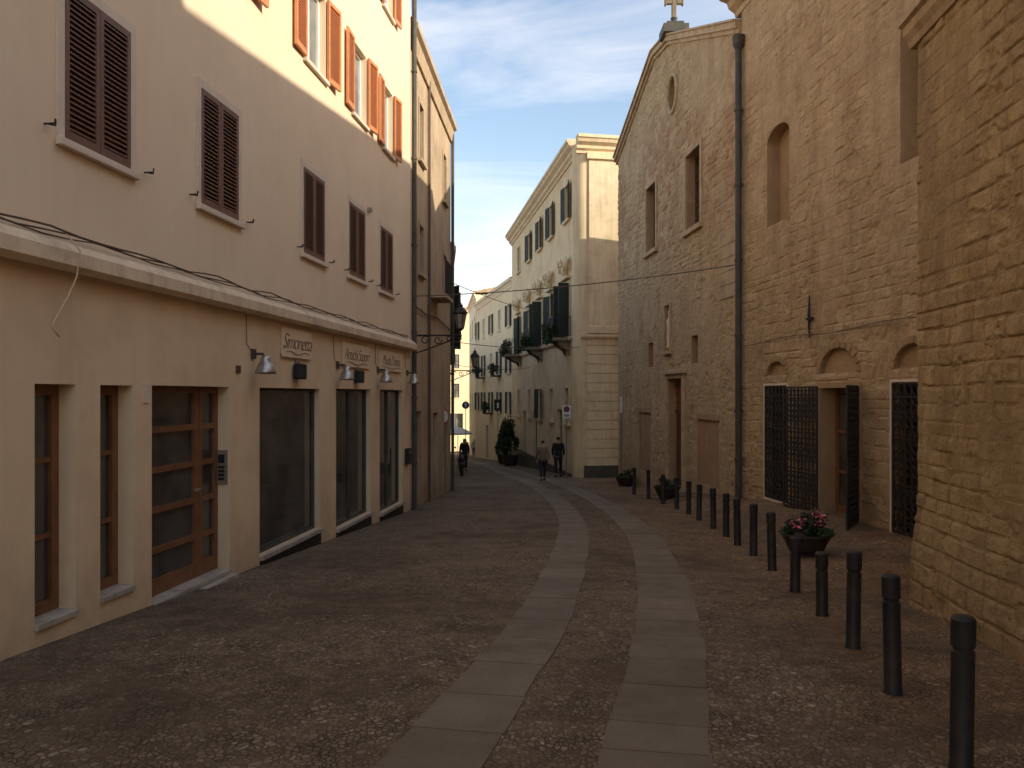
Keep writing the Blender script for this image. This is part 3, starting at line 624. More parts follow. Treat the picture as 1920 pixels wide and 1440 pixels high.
# ------------------------------------------------------------------ church
CH=Fr((6.795-.086*18.22,18.22),(6.795-.086*31,31),-1); cy=CH.uy
ch=empty('church',(9,25,-1.2),'old stone church with gabled front, oculus and rooftop cross','church')
gx=[cy(18.2)-.1,cy(24),cy(25.6),CH.L+.1]; gz=[10.0,12.3,12.5,10.75]
topf=lambda u: np.interp(u,gx,gz)
def ampc(U,Z): return .25+.9*sst((Z-4.6)/.8)
def patchc(U,Z,r):
    band=sst((Z-5.2)/1.0)*sst((11.2-Z)/1.5)
    return .8*band*np.clip(sst((fbm(U*.5+4,Z*.45,91,4)-.42)/.12)*(r>.3)*(.4+.6*r),0,1)
wch=[(25.45,26.65,6.3,8.4),(21.05,22.3,6.15,8.2)]
sml=[(25.9,26.5,2.5,3.3),(21.35,21.9,2.45,3.2)]
opsC=[(cy(a),cy(b),c,d,.3,False) for a,b,c,d in wch+sml]
opsC+=[(cy(22.6),cy(24.1),-1.1,2.07,.35,False),(cy(23.9),cy(24.45),2.95,4.3,.2,True),(cy(23.1),cy(24.2),9.85,11.15,.3,False),
       (cy(19.7),cy(21.4),-.75,.95,.05,True),(cy(26.2),cy(27.8),-1.0,1.0,.05,True)]
hfC=masonry(31,rh=(.12,.26),bw=(.16,.5),amp=.03,gap=.03,warp=.08,rough=.018,ampf=ampc,patchf=patchc)
facade(CH,-1.9,12.6,opsC,M_chu,ch,res=.045,hf=hfC,top=topf,thick=.4)
mb=MB(); uc=cy(23.65);zc=10.5;ru=.4;rz=.5; u0,u1=cy(23.1),cy(24.2); n=24
sq=[]
for i in range(n):
    t=2*math.pi*i/n; c,s=math.cos(t),math.sin(t); k=1/max(abs(c),abs(s)); sq.append((uc+(u1-u0)/2*c*k,zc+.65*s*k,uc+ru*c,zc+rz*s))
for i in range(n):
    a=sq[i];b=sq[(i+1)%n]
    mb.face([CH.P(a[0],a[1],.004),CH.P(b[0],b[1],.004),CH.P(b[2],b[3],.004),CH.P(a[2],a[3],.004)],0)
    mb.face([CH.P(a[2],a[3],.004),CH.P(b[2],b[3],.004),CH.P(b[2],b[3],-.28),CH.P(a[2],a[3],-.28)],0)
mb.tube([CH.P(uc+(ru+.05)*math.cos(t*math.pi/12),zc+(rz+.05)*math.sin(t*math.pi/12),.02) for t in range(25)],.06,6,m=1,cap=False)
mb.box(CH,u0,u1,9.85,11.15,-.29,-.27,2)
for k in (-.13,.13): mb.box(CH,uc+k-.012,uc+k+.012,zc-.5,zc+.5,-.268,-.25,3)
for k in (-.2,.2): mb.box(CH,uc-.4,uc+.4,zc+k-.012,zc+k+.012,-.266,-.245,3)
mb.obj('oculus',ch,[M_dirtgold,M_coping,M_glassb,M_iron])
b=MB(); us_=[0]+[cy(24),cy(25.6)]+[CH.L]; zs_=[float(topf(np.array([u]))[0]) for u in us_]
ring=[(us_[0],-2)]+list(zip(us_,zs_))+[(us_[-1],-2)]
n=len(ring); P0=[CH.P(u,z,-.4) for u,z in ring]; P1=[CH.P(u,z,-22) for u,z in ring]
b.v=P0+P1; b.f=[tuple(range(n)),tuple(range(n,2*n))]+[(i,(i+1)%n,n+(i+1)%n,n+i) for i in range(n)]; b.m=[0]*len(b.f)
b.obj('rear_wall',ch,M_dirtgold)
mb=MB(); ue=[us_[0]-.0,us_[1],us_[2],us_[3]+.2]
for i in range(3):
    a,c=ue[i],ue[i+1]; za,zc2=float(topf(np.array([a]))[0]),float(topf(np.array([c]))[0])
    def seg(o0,o1,t0,t1,m): mb.hexa([CH.P(a,za+t0,o0),CH.P(c,zc2+t0,o0),CH.P(c,zc2+t0,o1),CH.P(a,za+t0,o1),CH.P(a,za+t1,o0),CH.P(c,zc2+t1,o0),CH.P(c,zc2+t1,o1),CH.P(a,za+t1,o1)],m)
    seg(-.4,.07,-.2,-.1,0); seg(-.4,.15,-.097,.06,0)
mb.obj('cornice',ch,M_coping)
mb=MB()
for i in range(3):
    a,c=ue[i],ue[i+1]; za,zc2=float(topf(np.array([a]))[0])+.063,float(topf(np.array([c]))[0])+.063
    mb.hexa([CH.P(a,za,-22),CH.P(c,zc2,-22),CH.P(c,zc2,.2),CH.P(a,za,.2),CH.P(a,za+.05,-22),CH.P(c,zc2+.05,-22),CH.P(c,zc2+.05,.2),CH.P(a,za+.05,.2)])
mb.obj('roof',ch,M_coping)
cx,cyy,_=CH.P(cy(23.9),0,-.1); F=Fr((cx-.5,cyy),(cx+.5,cyy),1); z=12.3
cr=empty('cross',(cx,cyy,z),parent=ch)
mb=MB(); mb.bx((cx,cyy,z+.12),(.75,.75,.24)); mb.bx((cx,cyy,z+.3),(.5,.5,.12)); mb.lathe((cx,cyy,z+.36),[(.17,0),(.12,.06),(.08,.12),(.11,.18),(.0,.2)],12); mb.obj('pedestal',cr,M_pipe)
mb=MB(); mb.box(F,.43,.57,z+.52,z+1.35,-.06,.06); mb.box(F,.27,.427,z+.96,z+1.11,-.06,.06); mb.box(F,.573,.73,z+.96,z+1.11,-.06,.06)
for (a,b_,c,d) in ((.22,.27,.92,1.15),(.73,.78,.92,1.15),(.39,.61,1.35,1.41)): mb.box(F,a,b_,z+c,z+d,-.07,.07)
mb.obj('cross_arms',cr,M_weather,bevel=.02)
for a,b_,c,d in wch:
    w=empty('window',CH.P(cy((a+b_)/2),c,0),parent=ch)
    frame_window(CH,cy(a),cy(b_),c,d,-.28,w,M_wood2,M_glass,name='frame',rows=2)
    mb=MB(); t=.14; u0,u1=cy(a),cy(b_); mb.box(CH,u0-t,u0,c-.02,d+t,-.02,.06); mb.box(CH,u1,u1+t,c-.02,d+t,-.02,.06); mb.box(CH,u0,u1,d,d+t,-.02,.06); mb.box(CH,u0-t-.05,u1+t+.05,c-.16,c-.023,-.02,.12); mb.obj('surround',w,M_coping,bevel=.01)
for a,b_,c,d in sml:
    frame_window(CH,cy(a),cy(b_),c,d,-.25,ch,M_wood2,M_glass,bars=0,rows=0)
dr=empty('door',CH.P(cy(23.35),-1.1,0),parent=ch); u0,u1=cy(22.6),cy(24.1)
mb=MB(); t=.16; mb.box(CH,u0-t,u0,-1.4,2.2,-.02,.08); mb.box(CH,u1,u1+t,-1.4,2.2,-.02,.08); mb.box(CH,u0,u1,2.07,2.2,-.02,.08); mb.box(CH,u0-t-.1,u1+t+.1,2.2,2.3,-.02,.16); mb.obj('surround',dr,M_coping,bevel=.012)
mb=MB(); mb.box(CH,u0,u1,1.05,1.15,-.3,-.2,0); mb.box(CH,u0,u1,1.15,2.07,-.3,-.24,1)
for k in range(1,4): mb.box(CH,u0,u1,1.15+k*.23-.02,1.15+k*.23+.02,-.239,-.22,0)
mb.obj('transom',dr,[M_wood2,mat('faded_red_paint',(.3,.1,.06),s=6,rough=.7)])
um=(u0+u1)/2
for p,q in ((u0,um-.005),(um+.005,u1)):
    mb=MB(); mb.box(CH,p,q,-1.2,1.05,-.3,-.24)
    for k in range(3): mb.box(CH,p+.1,q-.1,-1.0+k*.7,-.45+k*.7,-.24,-.22)
    mb.obj('door_leaf',dr,M_wood2)
mb=MB(); mb.box(CH,um-.3,um-.08,.0,.28,-.219,-.214); mb.obj('notice',dr,M_white)
for a,b_,c,d in ((19.7,21.4,-.75,.95),(26.2,27.8,-1.0,1.0)):
    mb=MB(); u0,u1=cy(a),cy(b_)
    nbk=18
    for k in range(nbk):
        x0=u0-.05+(u1-u0+.1)*k/nbk; mb.box(CH,x0+.006,x0+(u1-u0+.1)/nbk-.006,d+.0,d+.16,-.02,.012)
    mb.obj('brick_lintel',ch,M_brick,bevel=.005)
mb=MB()
for k in range(5): mb.box(CH,cy(18.55),cy(19.65),3.9+k*.32+.005,3.9+(k+1)*.32-.005,-.02,.025)
mb.obj('repair_patch',ch,M_coping,bevel=.012)
mb=MB(); u=cy(24.17); c=CH.P(u,2.98,-.08); mb.lathe(c,[(.0,0),(.13,0),(.13,.1),(.1,.12),(.13,.3),(.11,.6),(.13,.85),(.07,.95),(.06,1.0),(.08,1.08),(.07,1.17),(0,1.22)],12); o=mb.obj('statue',None,M_trim,smooth=True); o['label']='small white saint statue in a wall niche of the church'; o['category']='statue'
mb=MB(); t=.07; u0,u1=cy(23.9),cy(24.45); mb.box(CH,u0-t,u0,2.9,4.35,0,.05); mb.box(CH,u1,u1+t,2.9,4.35,0,.05); mb.box(CH,u0,u1,4.3,4.37,0,.05); mb.box(CH,u0-.12,u1+.12,2.82,2.9,0,.12); mb.obj('niche_surround',ch,M_coping)
mb=MB(); px,py,_=ST.P(ST.L-.12,0,.13); mb.tube([(px,py,9.45),(px,py,-.85)],.075,12); mb.lathe((px,py,9.4),[(.08,0),(.13,.1),(.14,.3),(.11,.31)],10)
for z in (8,6.3,4.6,2.9,1.2,.1): mb.tube([(px,py,z),(px,py,z+.06)],.095,12)
o=mb.obj('drainpipe',None,M_pipe); o['label']='thick dark drainpipe with hopper between church and stone building'; o['category']='drainpipe'
# ------------------------------------------------------------------ palazzo
PZ=Fr((2.75,34.6),(0.0,55),-1); pu=PZ.uy
PN=Fr((3.0,34.0),(9.5,35.2),1)
pa=empty('palazzo',(6,44,-2),'ochre stucco palazzo with green shutters, iron balconies and heavy cornice','building')
cols=[36.3,40.2,43.5,47.2,51.6]
ops=[];wl=[]
for Y in cols:
    u=pu(Y)
    for c,d,w,k in ((9.5,11.1,.45,'top'),(4.2,6.6,.5,'main'),(.3,1.9,.45,'low')):
        ops.append((u-w,u+w,c,d,.2,False)); wl.append((u,w,c,d,k,Y))
ops+=[(pu(38.2)-.6,pu(38.2)+.6,-2.2,.9,.25,False),(pu(45.3)-.7,pu(45.3)+.7,-2.7,.7,.25,False),(pu(49.4)-.6,pu(49.4)+.6,-2.9,.6,.25,False)]
facade(PZ,-4,12.3,ops,M_pal,pa,ends=True)
shell(PZ,0,PZ.L,-4,12.3,-.32,-9,M_pal,pa)
facade(PN,-3,12.3,[(1.95,2.75,8.6,10.9,.2,False),(1.95,2.75,4.4,6.6,.2,False)],M_pal,pa,name='front_wall')
mb=MB(); mb.lathe((3.05,34.45,0),[(.46,-3),(.46,12.3)],20); mb.obj('rounded_corner',pa,M_pal,smooth=True)
mb=MB(); mb.box(PN,.25,1.6,4.2,11.9,.002,.10); mb.box(PN,.15,1.7,11.6,11.9,.101,.2); mb.box(PN,.15,1.7,4.203,4.5,.101,.16); mb.obj('pilaster',pa,M_paltrim,bevel=.015)
mb=MB()
for k in range(14): mb.box(PN,.2,1.8,-1.5+k*.4+.012,-1.5+(k+1)*.4-.012,.002,.04)
mb.obj('rustication',pa,M_paltrim,bevel=.01)
mb=MB(); mb.box(PN,.05,6,-3,-1.42,.003,.12); mb.box(PZ,0,PZ.L,-4,-1.9,.003,.1); mb.obj('plinth',pa,M_pipe)
def corn(F,a,b_):
    mb.prof(F,a,b_,[(.002,11.85),(.06,11.85),(.08,11.95),(.18,12.03),(.2,12.15),(.35,12.27),(.4,12.4),(.45,12.43),(.45,12.56),(.002,12.56)])
mb=MB(); corn(PZ,-.3,PZ.L+.2); corn(PN,-.3,6.5); mb.obj('cornice',pa,M_paltrim)
mb=MB(); mb.prof(PZ,0,PZ.L,[(.002,4.0),(.1,4.0),(.14,4.08),(.14,4.17),(.002,4.17)]); mb.prof(PN,-.1,6.5,[(.002,4.0),(.14,4.0),(.18,4.08),(.18,4.17),(.002,4.17)]); mb.obj('string_course',pa,M_paltrim)
mb=MB(); mb.box(PZ,-.1,PZ.L,12.32,12.5,-9,-.05); mb.obj('roof',pa,M_coping)
for k,(x,y) in enumerate(((4.0,37),(5.6,37))):
    mb=MB(); mb.bx((x,y,12.85),(.3,.3,.7)); mb.bx((x,y,13.25),(.4,.4,.1)); mb.obj('chimney',pa,M_pipe)
for u,w,c,d,k,Y in wl:
    e=empty('window',PZ.P(u,c,0),parent=pa)
    frame_window(PZ,u-w,u+w,c,d,-.19,e,M_wood2,M_glass,name='frame',rows=1)
    mb=MB(); t=.13; mb.box(PZ,u-w-t,u-w,c,d+t,.002,.05); mb.box(PZ,u+w,u+w+t,c,d+t,.002,.05); mb.box(PZ,u-w,u+w,d,d+t,.002,.05); mb.box(PZ,u-w-.2,u+w+.2,c-.1,c-.003,.002,.14)
    if k=='main':
        mb.box(PZ,u-w-.25,u+w+.25,d+.2,d+.32,.002,.22)
        for s_ in (-1,1):
            pts=[]
            for i in range(16):
                a=i/15*4.6; r=.46*(1-i/22); pts.append(PZ.P(u+s_*(.42)-s_*r*math.cos(a)*1.0,d+.78+r*math.sin(a)*.9,.25))
            mb.tube(pts,[.15-.003*i for i in range(16)],7)
        mb.lathe(PZ.P(u,d+.4,.14),[(.0,0),(.14,.02),(.18,.3),(.12,.62),(.0,.75)],10)
    mb.obj('surround',e,M_paltrim)
    if k=='main' or (k=='top' and Y<48) or Y==43.5:
        for s_ in (-1,1):
            if k=='main': q=R.uniform(1.0,1.4) if Y in(36.3,43.5) else R.uniform(.1,.4)
            else: q=R.uniform(.05,.3)
            p0=PZ.P(u+s_*(w+.005),0,.055)[:2]; p1=PZ.P(u+s_*(w+.005+w*math.cos(q)),0,.055+w*math.sin(q))[:2]
            leaf(Fr(p0,p1,PZ.out*s_),0,w,c,d,0,.045,M_grsh,e,pitch=.09)
for c,d in ((8.6,10.9),(4.4,6.6)):
    e=empty('window',PN.P(2.35,c,0),parent=pa); leaf(PN,1.96,2.345,c,d,-.06,0,M_grsh,e,pitch=.08); leaf(PN,2.355,2.74,c,d,-.06,0,M_grsh,e,pitch=.08)
for Y,w_,h_ in ((38.2,.6,.9),(45.3,.7,.7),(49.4,.6,.6)):
    u=pu(Y); mb=MB(); mb.box(PZ,u-w_,u-.005,-2.9,h_,-.24,-.18); mb.box(PZ,u+.005,u+w_,-2.9,h_,-.24,-.18)
    for k in range(3):
        for s_ in (-1,1): mb.box(PZ,min(u+s_*.1,u+s_*(w_-.1)),max(u+s_*.1,u+s_*(w_-.1)),-2.0+k*.9,-1.3+k*.9,-.18,-.16)
    mb.obj('door',pa,M_wood2)
def leaves(c,rad,n,size,name,parent=None,mats=None,flower=0,seed=1,down=False):
    rg=random.Random(seed); mb=MB()
    subs=[(Vector((rg.uniform(-.75,.75)*rad[0],rg.uniform(-.75,.75)*rad[1],rg.uniform(-.6,.7)*rad[2])),rg.uniform(.3,.5)) for _ in range(9)]
    for i in range(n):
        s0,k=rg.choice(subs); v=Vector((rg.gauss(0,1),rg.gauss(0,1),rg.gauss(0,1))).normalized()*rg.uniform(.3,1.05)*k
        p=Vector(c)+s0+Vector((v.x*rad[0],v.y*rad[1],v.z*rad[2]))
        a=Vector((rg.gauss(0,1),rg.gauss(0,1),rg.gauss(0,.6))).normalized(); b_=a.cross(Vector((rg.gauss(0,1),rg.gauss(0,1),rg.gauss(0,1)))).normalized()
        s=size*rg.uniform(.6,1.3); fl=1 if (rg.random()<flower and p.z>c[2]) else 0
        mb.face([p-a*s,p-b_*s*.4,p+a*s,p+b_*s*.4],fl)
    return mb.obj(name,parent,mats or [M_leaf,M_pink])
def balcony(F,u,w,z,dep,seed):
    e=empty('balcony',F.P(u,z,dep/2),parent=pa)
    mb=MB(); mb.box(F,u-w,u+w,z-.14,z,.003,dep)
    for s_ in (-1,1): mb.prof(F,u+s_*w*.7-.08,u+s_*w*.7+.08,[(.003,z-.143),(dep*.8,z-.143),(dep*.6,z-.35),(.15,z-.55),(.003,z-.8)])
    mb.obj('slab',e,M_weather)
    mb=MB(); n=int(2*w/.12)
    for k in range(n+1):
        uu=u-w+2*w*k/n; mb.tube([F.P(uu,z,dep-.04),F.P(uu,z+.35,dep+.06),F.P(uu,z+.95,dep-.04)],.016,5)
    for s_ in (-1,1):
        for k in range(5): mb.tube([F.P(u+s_*w,z,dep*k/5+.02),F.P(u+s_*w,z+.95,dep*k/5+.02)],.016,5)
        mb.box(F,u+s_*w-.015,u+s_*w+.015,z+.93,z+.96,.0,dep)
    mb.box(F,u-w,u+w,z+.93,z+.965,dep-.06,dep-.02); mb.obj('railing',e,M_iron)
for i,(Y,w,dp) in enumerate(((36.3,.7,.8),(43.5,.8,.85),(51.2,.9,1.0))):
    u=pu(Y); balcony(PZ,u,w,4.15,dp,i)
    for q in (-.5,.5):
        c=PZ.P(u+q*w,4.4,dp-.05); o=leaves(c,(.35,.4,.6),480,.08,'balcony_plant',seed=30+i*3+int(q*4)); o['label']='trailing dark green potted plant on a palazzo balcony'; o['category']='plant'; o['group']='plants on the palazzo balconies'
# ------------------------------------------------------------------ distant buildings
FA=Fr((0.1,57),(-3.3,74),-1)
fa=generic('cream_house','pale cream house with rows of windows along the narrow street',FA,-5,9.7,[(6.6,8.2),(3.2,5),(.2,1.8)],M_f1,M_grsh,cols=[(1.2,2.2),(5,6),(8.8,9.8),(12.6,13.6),(16,17)],shut='flat',eave=.3,trim=M_f2,doors=[(3,4.2,-3.3,-.6),(10.6,11.8,-3.8,-1)],winmat=M_glassb,roofm=M_coping)
FB=Fr((-3.35,74.3),(-4.7,88),-1)
generic('cream_house','cream house with small shuttered windows',FB,-6,10.9,[(7.4,9),(3.6,5.4),(0,1.6)],M_f2,M_grsh,cols=[(1.5,2.5),(6,7),(10.5,11.5)],shut=None,eave=.3,trim=M_f1,depth=8,roofm=M_coping)
FC=Fr((-20,113),(-2,116),1)
generic('cream_house','sunlit yellow cream house closing the end of the street',FC,-7,13.5,[(9.4,11.0),(5.4,7.4),(1.2,3.2),(-3.5,-1.1)],M_f1,M_grsh,cols=[(2+3.2*k,3+3.2*k) for k in range(5)],shut='flat',eave=.4,trim=M_f2,roofm=M_coping,fm=M_wood2)
FD=Fr((-10,79),(-14,110),1)
generic('ochre_house','ochre house further down the street',FD,-7,8,[(4.2,6),(.2,2)],M_pal,M_grsh,cols=[(3+5*k,4+5*k) for k in range(5)],shut='open',eave=.3)
for i,(u,z) in enumerate(((5.5,3.1),(13.1,3.1),(9.3,.1))):
    mb=MB(); mb.box(FA,u-.8,u+.8,z-.1,z,.003,.6); 
    for k in range(12): mb.tube([FA.P(u-.78+k*.142,z,.57),FA.P(u-.78+k*.142,z+.9,.57)],.015,4)
    mb.box(FA,u-.8,u+.8,z+.9,z+.94,.55,.59); o=mb.obj('balcony',fa,M_iron)
    o=leaves(FA.P(u,z+.5,.6),(.5,.5,.45),250,.1,'balcony_plant',seed=90+i); o['label']='green plant hanging from a small iron balcony'; o['category']='plant'; o['group']='plants on the cream house balconies'
# ------------------------------------------------------------------ lanterns
M_lg=mat('lantern_glass',(.34,.28,.2),s=5,rough=.25)
def lantern(F,u,z,reach,label):
    e=empty('street_lamp',F.P(u,z,0),label,'street lamp','wall lanterns in the street')
    mb=MB(); mb.box(F,u-.04,u+.04,z-.45,z+.15,0,.03)
    mb.tube([F.P(u,z,0),F.P(u,z,reach)],.022,8)
    for (o0,z0,r0,tw) in ((.22,-.12,.12,1),(.5,-.11,.10,-1),(.76,-.09,.08,1),(.98,-.06,.055,-1)):
        pts=[F.P(u,z+z0+r0*(1-i/34)*math.sin(i/24*7*tw),o0*reach+r0*(1-i/34)*math.cos(i/24*7)) for i in range(25)]
        mb.tube(pts,.014,5)
    mb.tube([F.P(u,z-.42,0),F.P(u,z-.36,.2*reach),F.P(u,z-.2,.6*reach),F.P(u,z-.02,reach)],.017,6)
    mb.obj('bracket',e,M_iron)
    c=Vector(F.P(u,z,reach)); 
    mb=MB(); mb.lathe(c,[(.02,-.06),(.045,-.02),(.03,.03),(.025,.1),(.06,.13),(.09,.16),(.085,.17),(0,.17)],6)
    for k in range(6):
        a=2*math.pi*k/6; mb.tube([c+Vector((.085*math.cos(a),.085*math.sin(a),.16)),c+Vector((.15*math.cos(a),.15*math.sin(a),.52))],.011,5)
    mb.lathe(c,[(.15,.50),(.19,.53),(.17,.56),(.12,.63),(.06,.68),(.075,.71),(.04,.75),(.015,.80),(.02,.83),(0,.86)],6)
    mb.obj('lantern_frame',e,M_iron)
    mb=MB(); mb.lathe(c,[(.08,.17),(.145,.5)],6)
    mb.obj('lantern_glass',e,M_lg)
lantern(T,T.uy(19.2),3.02,1.08,'black wrought iron lantern on a scrolled bracket')
lantern(T2,T2.uy(30),2.5,1.05,'black wrought iron lantern on a scrolled bracket')
def wire(a,b_,sag,label):
    mb=MB(); a=Vector(a);b_=Vector(b_); mb.tube([a.lerp(b_,i/16)-Vector((0,0,sag*4*(i/16)*(1-i/16))) for i in range(17)],.012,5); o=mb.obj('overhead_wire',None,M_cable); o['label']=label; o['category']='wire'; o['group']='wires across the street'
wire(T.P(T.uy(19.1),3.95,0),ST.P(ST.L-.1,4.55,.1),.12,'thin wire strung from townhouse to the church drainpipe')
wire(T.P(T.uy(25.4),3.3,0),(2.95,34.2,3.65),.15,'thin wire strung between townhouse and palazzo')
wire(T.P(T.uy(24.4),5.1,0),PZ.P(pu(40),5.6,0),.15,'thin wire strung between townhouse and palazzo')
wire(T2.P(7,2.9,0),PZ.P(pu(47),3.2,0),.2,'thin wire strung between low house and palazzo')
# ------------------------------------------------------------------ bollards
bl=[(2.19,3.9,.75),(2.41,5.06,.75),(2.63,6.17,.75),(2.83,7.3,.58),(2.99,8.45,.58),(3.2,9.84,.72),(3.35,11.1,.72),(3.44,12.2,.72),(3.56,13.3,.72),(3.65,14.5,.74),(3.74,16.0,.72),(3.82,17.3,.72),(3.83,18.6,.74),(3.80,20.1,.74),(3.72,21.8,.8),(3.6,23.6,.8)]
def bollard_parts(h):
    r=.053
    a=MB(); a.lathe((0,0,0),[(r+.006,-.1),(r+.006,.01),(r,.02),(r,h-.17),(r-.008,h-.165)],20)
    b_=MB(); b_.lathe((0,0,0),[(r-.008,h-.167),(r-.008,h-.15),(r+.003,h-.145),(r+.003,h-.015),(r-.008,h-.002),(0,h)],20)
    return a,b_
proto={}
for x,y,h in bl:
    z=g(x,y); e=empty('bollard',(x,y,z),'short black iron bollard set in the cobbles' if h<.6 else 'black iron bollard with grooved cap set in the cobbles','bollard','bollards along the lane')
    e.rotation_euler=(R.uniform(-.02,.02),R.uniform(-.02,.02),R.uniform(0,6))
    key=round(h,2)
    if key not in proto:
        sv=W[e]; W[e]=Vector((0,0,0)); a,b_=bollard_parts(h); proto[key]=(a.obj('post',e,M_boll,smooth=True),b_.obj('cap',e,M_boll,smooth=True)); W[e]=sv
        for p in proto[key]:
            p.modifiers.new('es','EDGE_SPLIT').split_angle=.6
    else:
        for p in proto[key]:
            c=p.copy(); c.parent=e; COL.objects.link(c)
# ------------------------------------------------------------------ planters
def planter(x,y,r,h,flower,label,n=900,ph=.3):
    z=g(x,y); e=empty('planter',(x,y,z),label,'planter','planters beside the stone walls')
    mb=MB(); mb.lathe((x,y,z),[(r*.55,-.02),(r*.62,.0),(r*.62,.03),(r*.75,h*.3),(r*.95,h*.75),(r,h*.86),(r*1.07,h*.9),(r*1.07,h),(r*.97,h),(r*.95,h*.85),(0,h*.85)],28); mb.obj('pot',e,M_pot,smooth=False)
    leaves((x,y,z+h+ph*.35),(r*1.0,r*1.0,ph*.7),n,.045,'plants',e,flower=flower,seed=int(x*100))
planter(4.08,11.1,.32,.31,.35,'dark bowl planter with pink flowers beside the iron gate',1600,.32)
planter(4.15,21.4,.34,.34,.02,'dark bowl planter with low green plants by the church',500,.2)
planter(3.95,27.9,.34,.34,.1,'dark bowl planter with red and green plants by the church',500,.22)
for i,(x,y) in enumerate(((-.1,50),(-.5,53.5))):
    z=g(x,y); e=empty('potted_shrub',(x,y,z),'tall dark evergreen shrub in a pot outside the palazzo','shrub','shrubs outside the palazzo')
    mb=MB(); mb.lathe((x,y,z),[(.3,0),(.42,.1),(.5,.6),(.55,.62),(.55,.7),(.45,.7),(0,.6)],16); mb.obj('pot',e,M_pot)
    mb=MB(); mb.tube([(x,y,z+.6),(x+.05,y,z+1.4),(x,y,z+2.3)],[.06,.045,.02],7); mb.obj('trunk',e,M_wood2)
    leaves((x,y,z+1.85),(.62,.62,1.25),2600,.1,'crown',e,seed=60+i)
# ------------------------------------------------------------------ traffic signs
def disc(mb,F,u,z,r,o0,o1,m=0,n=24):
    c0=[F.P(u+r*math.cos(2*math.pi*i/n),z+r*math.sin(2*math.pi*i/n),o0) for i in range(n)]; c1=[F.P(u+r*math.cos(2*math.pi*i/n),z+r*math.sin(2*math.pi*i/n),o1) for i in range(n)]
    mb.face(c1,m)
    for i in range(n): mb.face([c0[i],c0[(i+1)%n],c1[(i+1)%n],c1[i]],m)
    mb.face(c0[::-1],m)
def sign(x,y,zc,kind,label,yaw=0):
    F=Fr((x-math.cos(yaw),y-math.sin(yaw)),(x+math.cos(yaw),y+math.sin(yaw)),1); zg=g(x,y); e=empty('traffic_sign',(x,y,zg),label,'sign')
    mb=MB(); mb.tube([(x,y+.03,zg-.1),(x,y+.03,zc+.35)],.025,8); mb.obj('post',e,M_alu)
    mb=MB()
    if kind=='park':
        mb.box(F,1-.17,1+.17,zc-.32,zc+.22,0,.02,0); disc(mb,F,1,zc+.06,.125,.021,.026,1); disc(mb,F,1,zc+.06,.095,.027,.030,2)
        d=.085; mb.hexa([F.P(1-d-.02,zc+.06+d-.03,.031),F.P(1-d+.02,zc+.06+d+.0,.031),F.P(1+d+.01,zc+.06-d+.01,.031),F.P(1+d-.02,zc+.06-d-.03,.031),F.P(1-d-.02,zc+.06+d-.03,.034),F.P(1-d+.02,zc+.06+d+.0,.034),F.P(1+d+.01,zc+.06-d+.01,.034),F.P(1+d-.02,zc+.06-d-.03,.034)],1)
        mb.box(F,.89,1.11,zc-.20,zc-.16,.021,.024,3); mb.box(F,.91,1.09,zc-.26,zc-.235,.021,.024,3)
    elif kind=='blue':
        disc(mb,F,1,zc,.27,0,.02,0); disc(mb,F,1,zc,.245,.021,.024,2); mb.box(F,.97,1.03,zc-.16,zc+.06,.025,.028,0); mb.face([F.P(.9,zc+.03,.026),F.P(1.1,zc+.03,.026),F.P(1,zc+.17,.026)],0)
    elif kind=='red':
        disc(mb,F,1,zc,.24,0,.02,1); disc(mb,F,1,zc,.18,.021,.024,0)
    else:
        mb.box(F,.75,1.25,zc-.38,zc+.38,0,.03,3); mb.box(F,.94,1.06,zc-.2,zc+.16,.031,.034,0)
    mb.obj('panel',e,[M_white,M_red,M_blue,M_blk])
sign(2.22,32.5,.95,'park','white no parking sign panel on a grey post')
sign(-3.3,57,.85,'blue','round blue arrow sign on a grey post')
sign(-.95,53.9,.9,'dark','dark rectangular sign on a post')
sign(-2.02,24,.95,'red','round red rimmed sign close to the townhouse wall',yaw=1.2)
x,y=4.0,29.3; z=g(x,y); mb=MB(); mb.tube([(x,y,z-.1),(x,y,z+2.6)],.03,8); mb.tube([(x,y,z+2.6),(x,y,z+3.2)],.05,8,m=1); o=mb.obj('marker_post',None,[M_alu,M_white]); o['label']='thin grey post with white top beside the church'; o['category']='post'
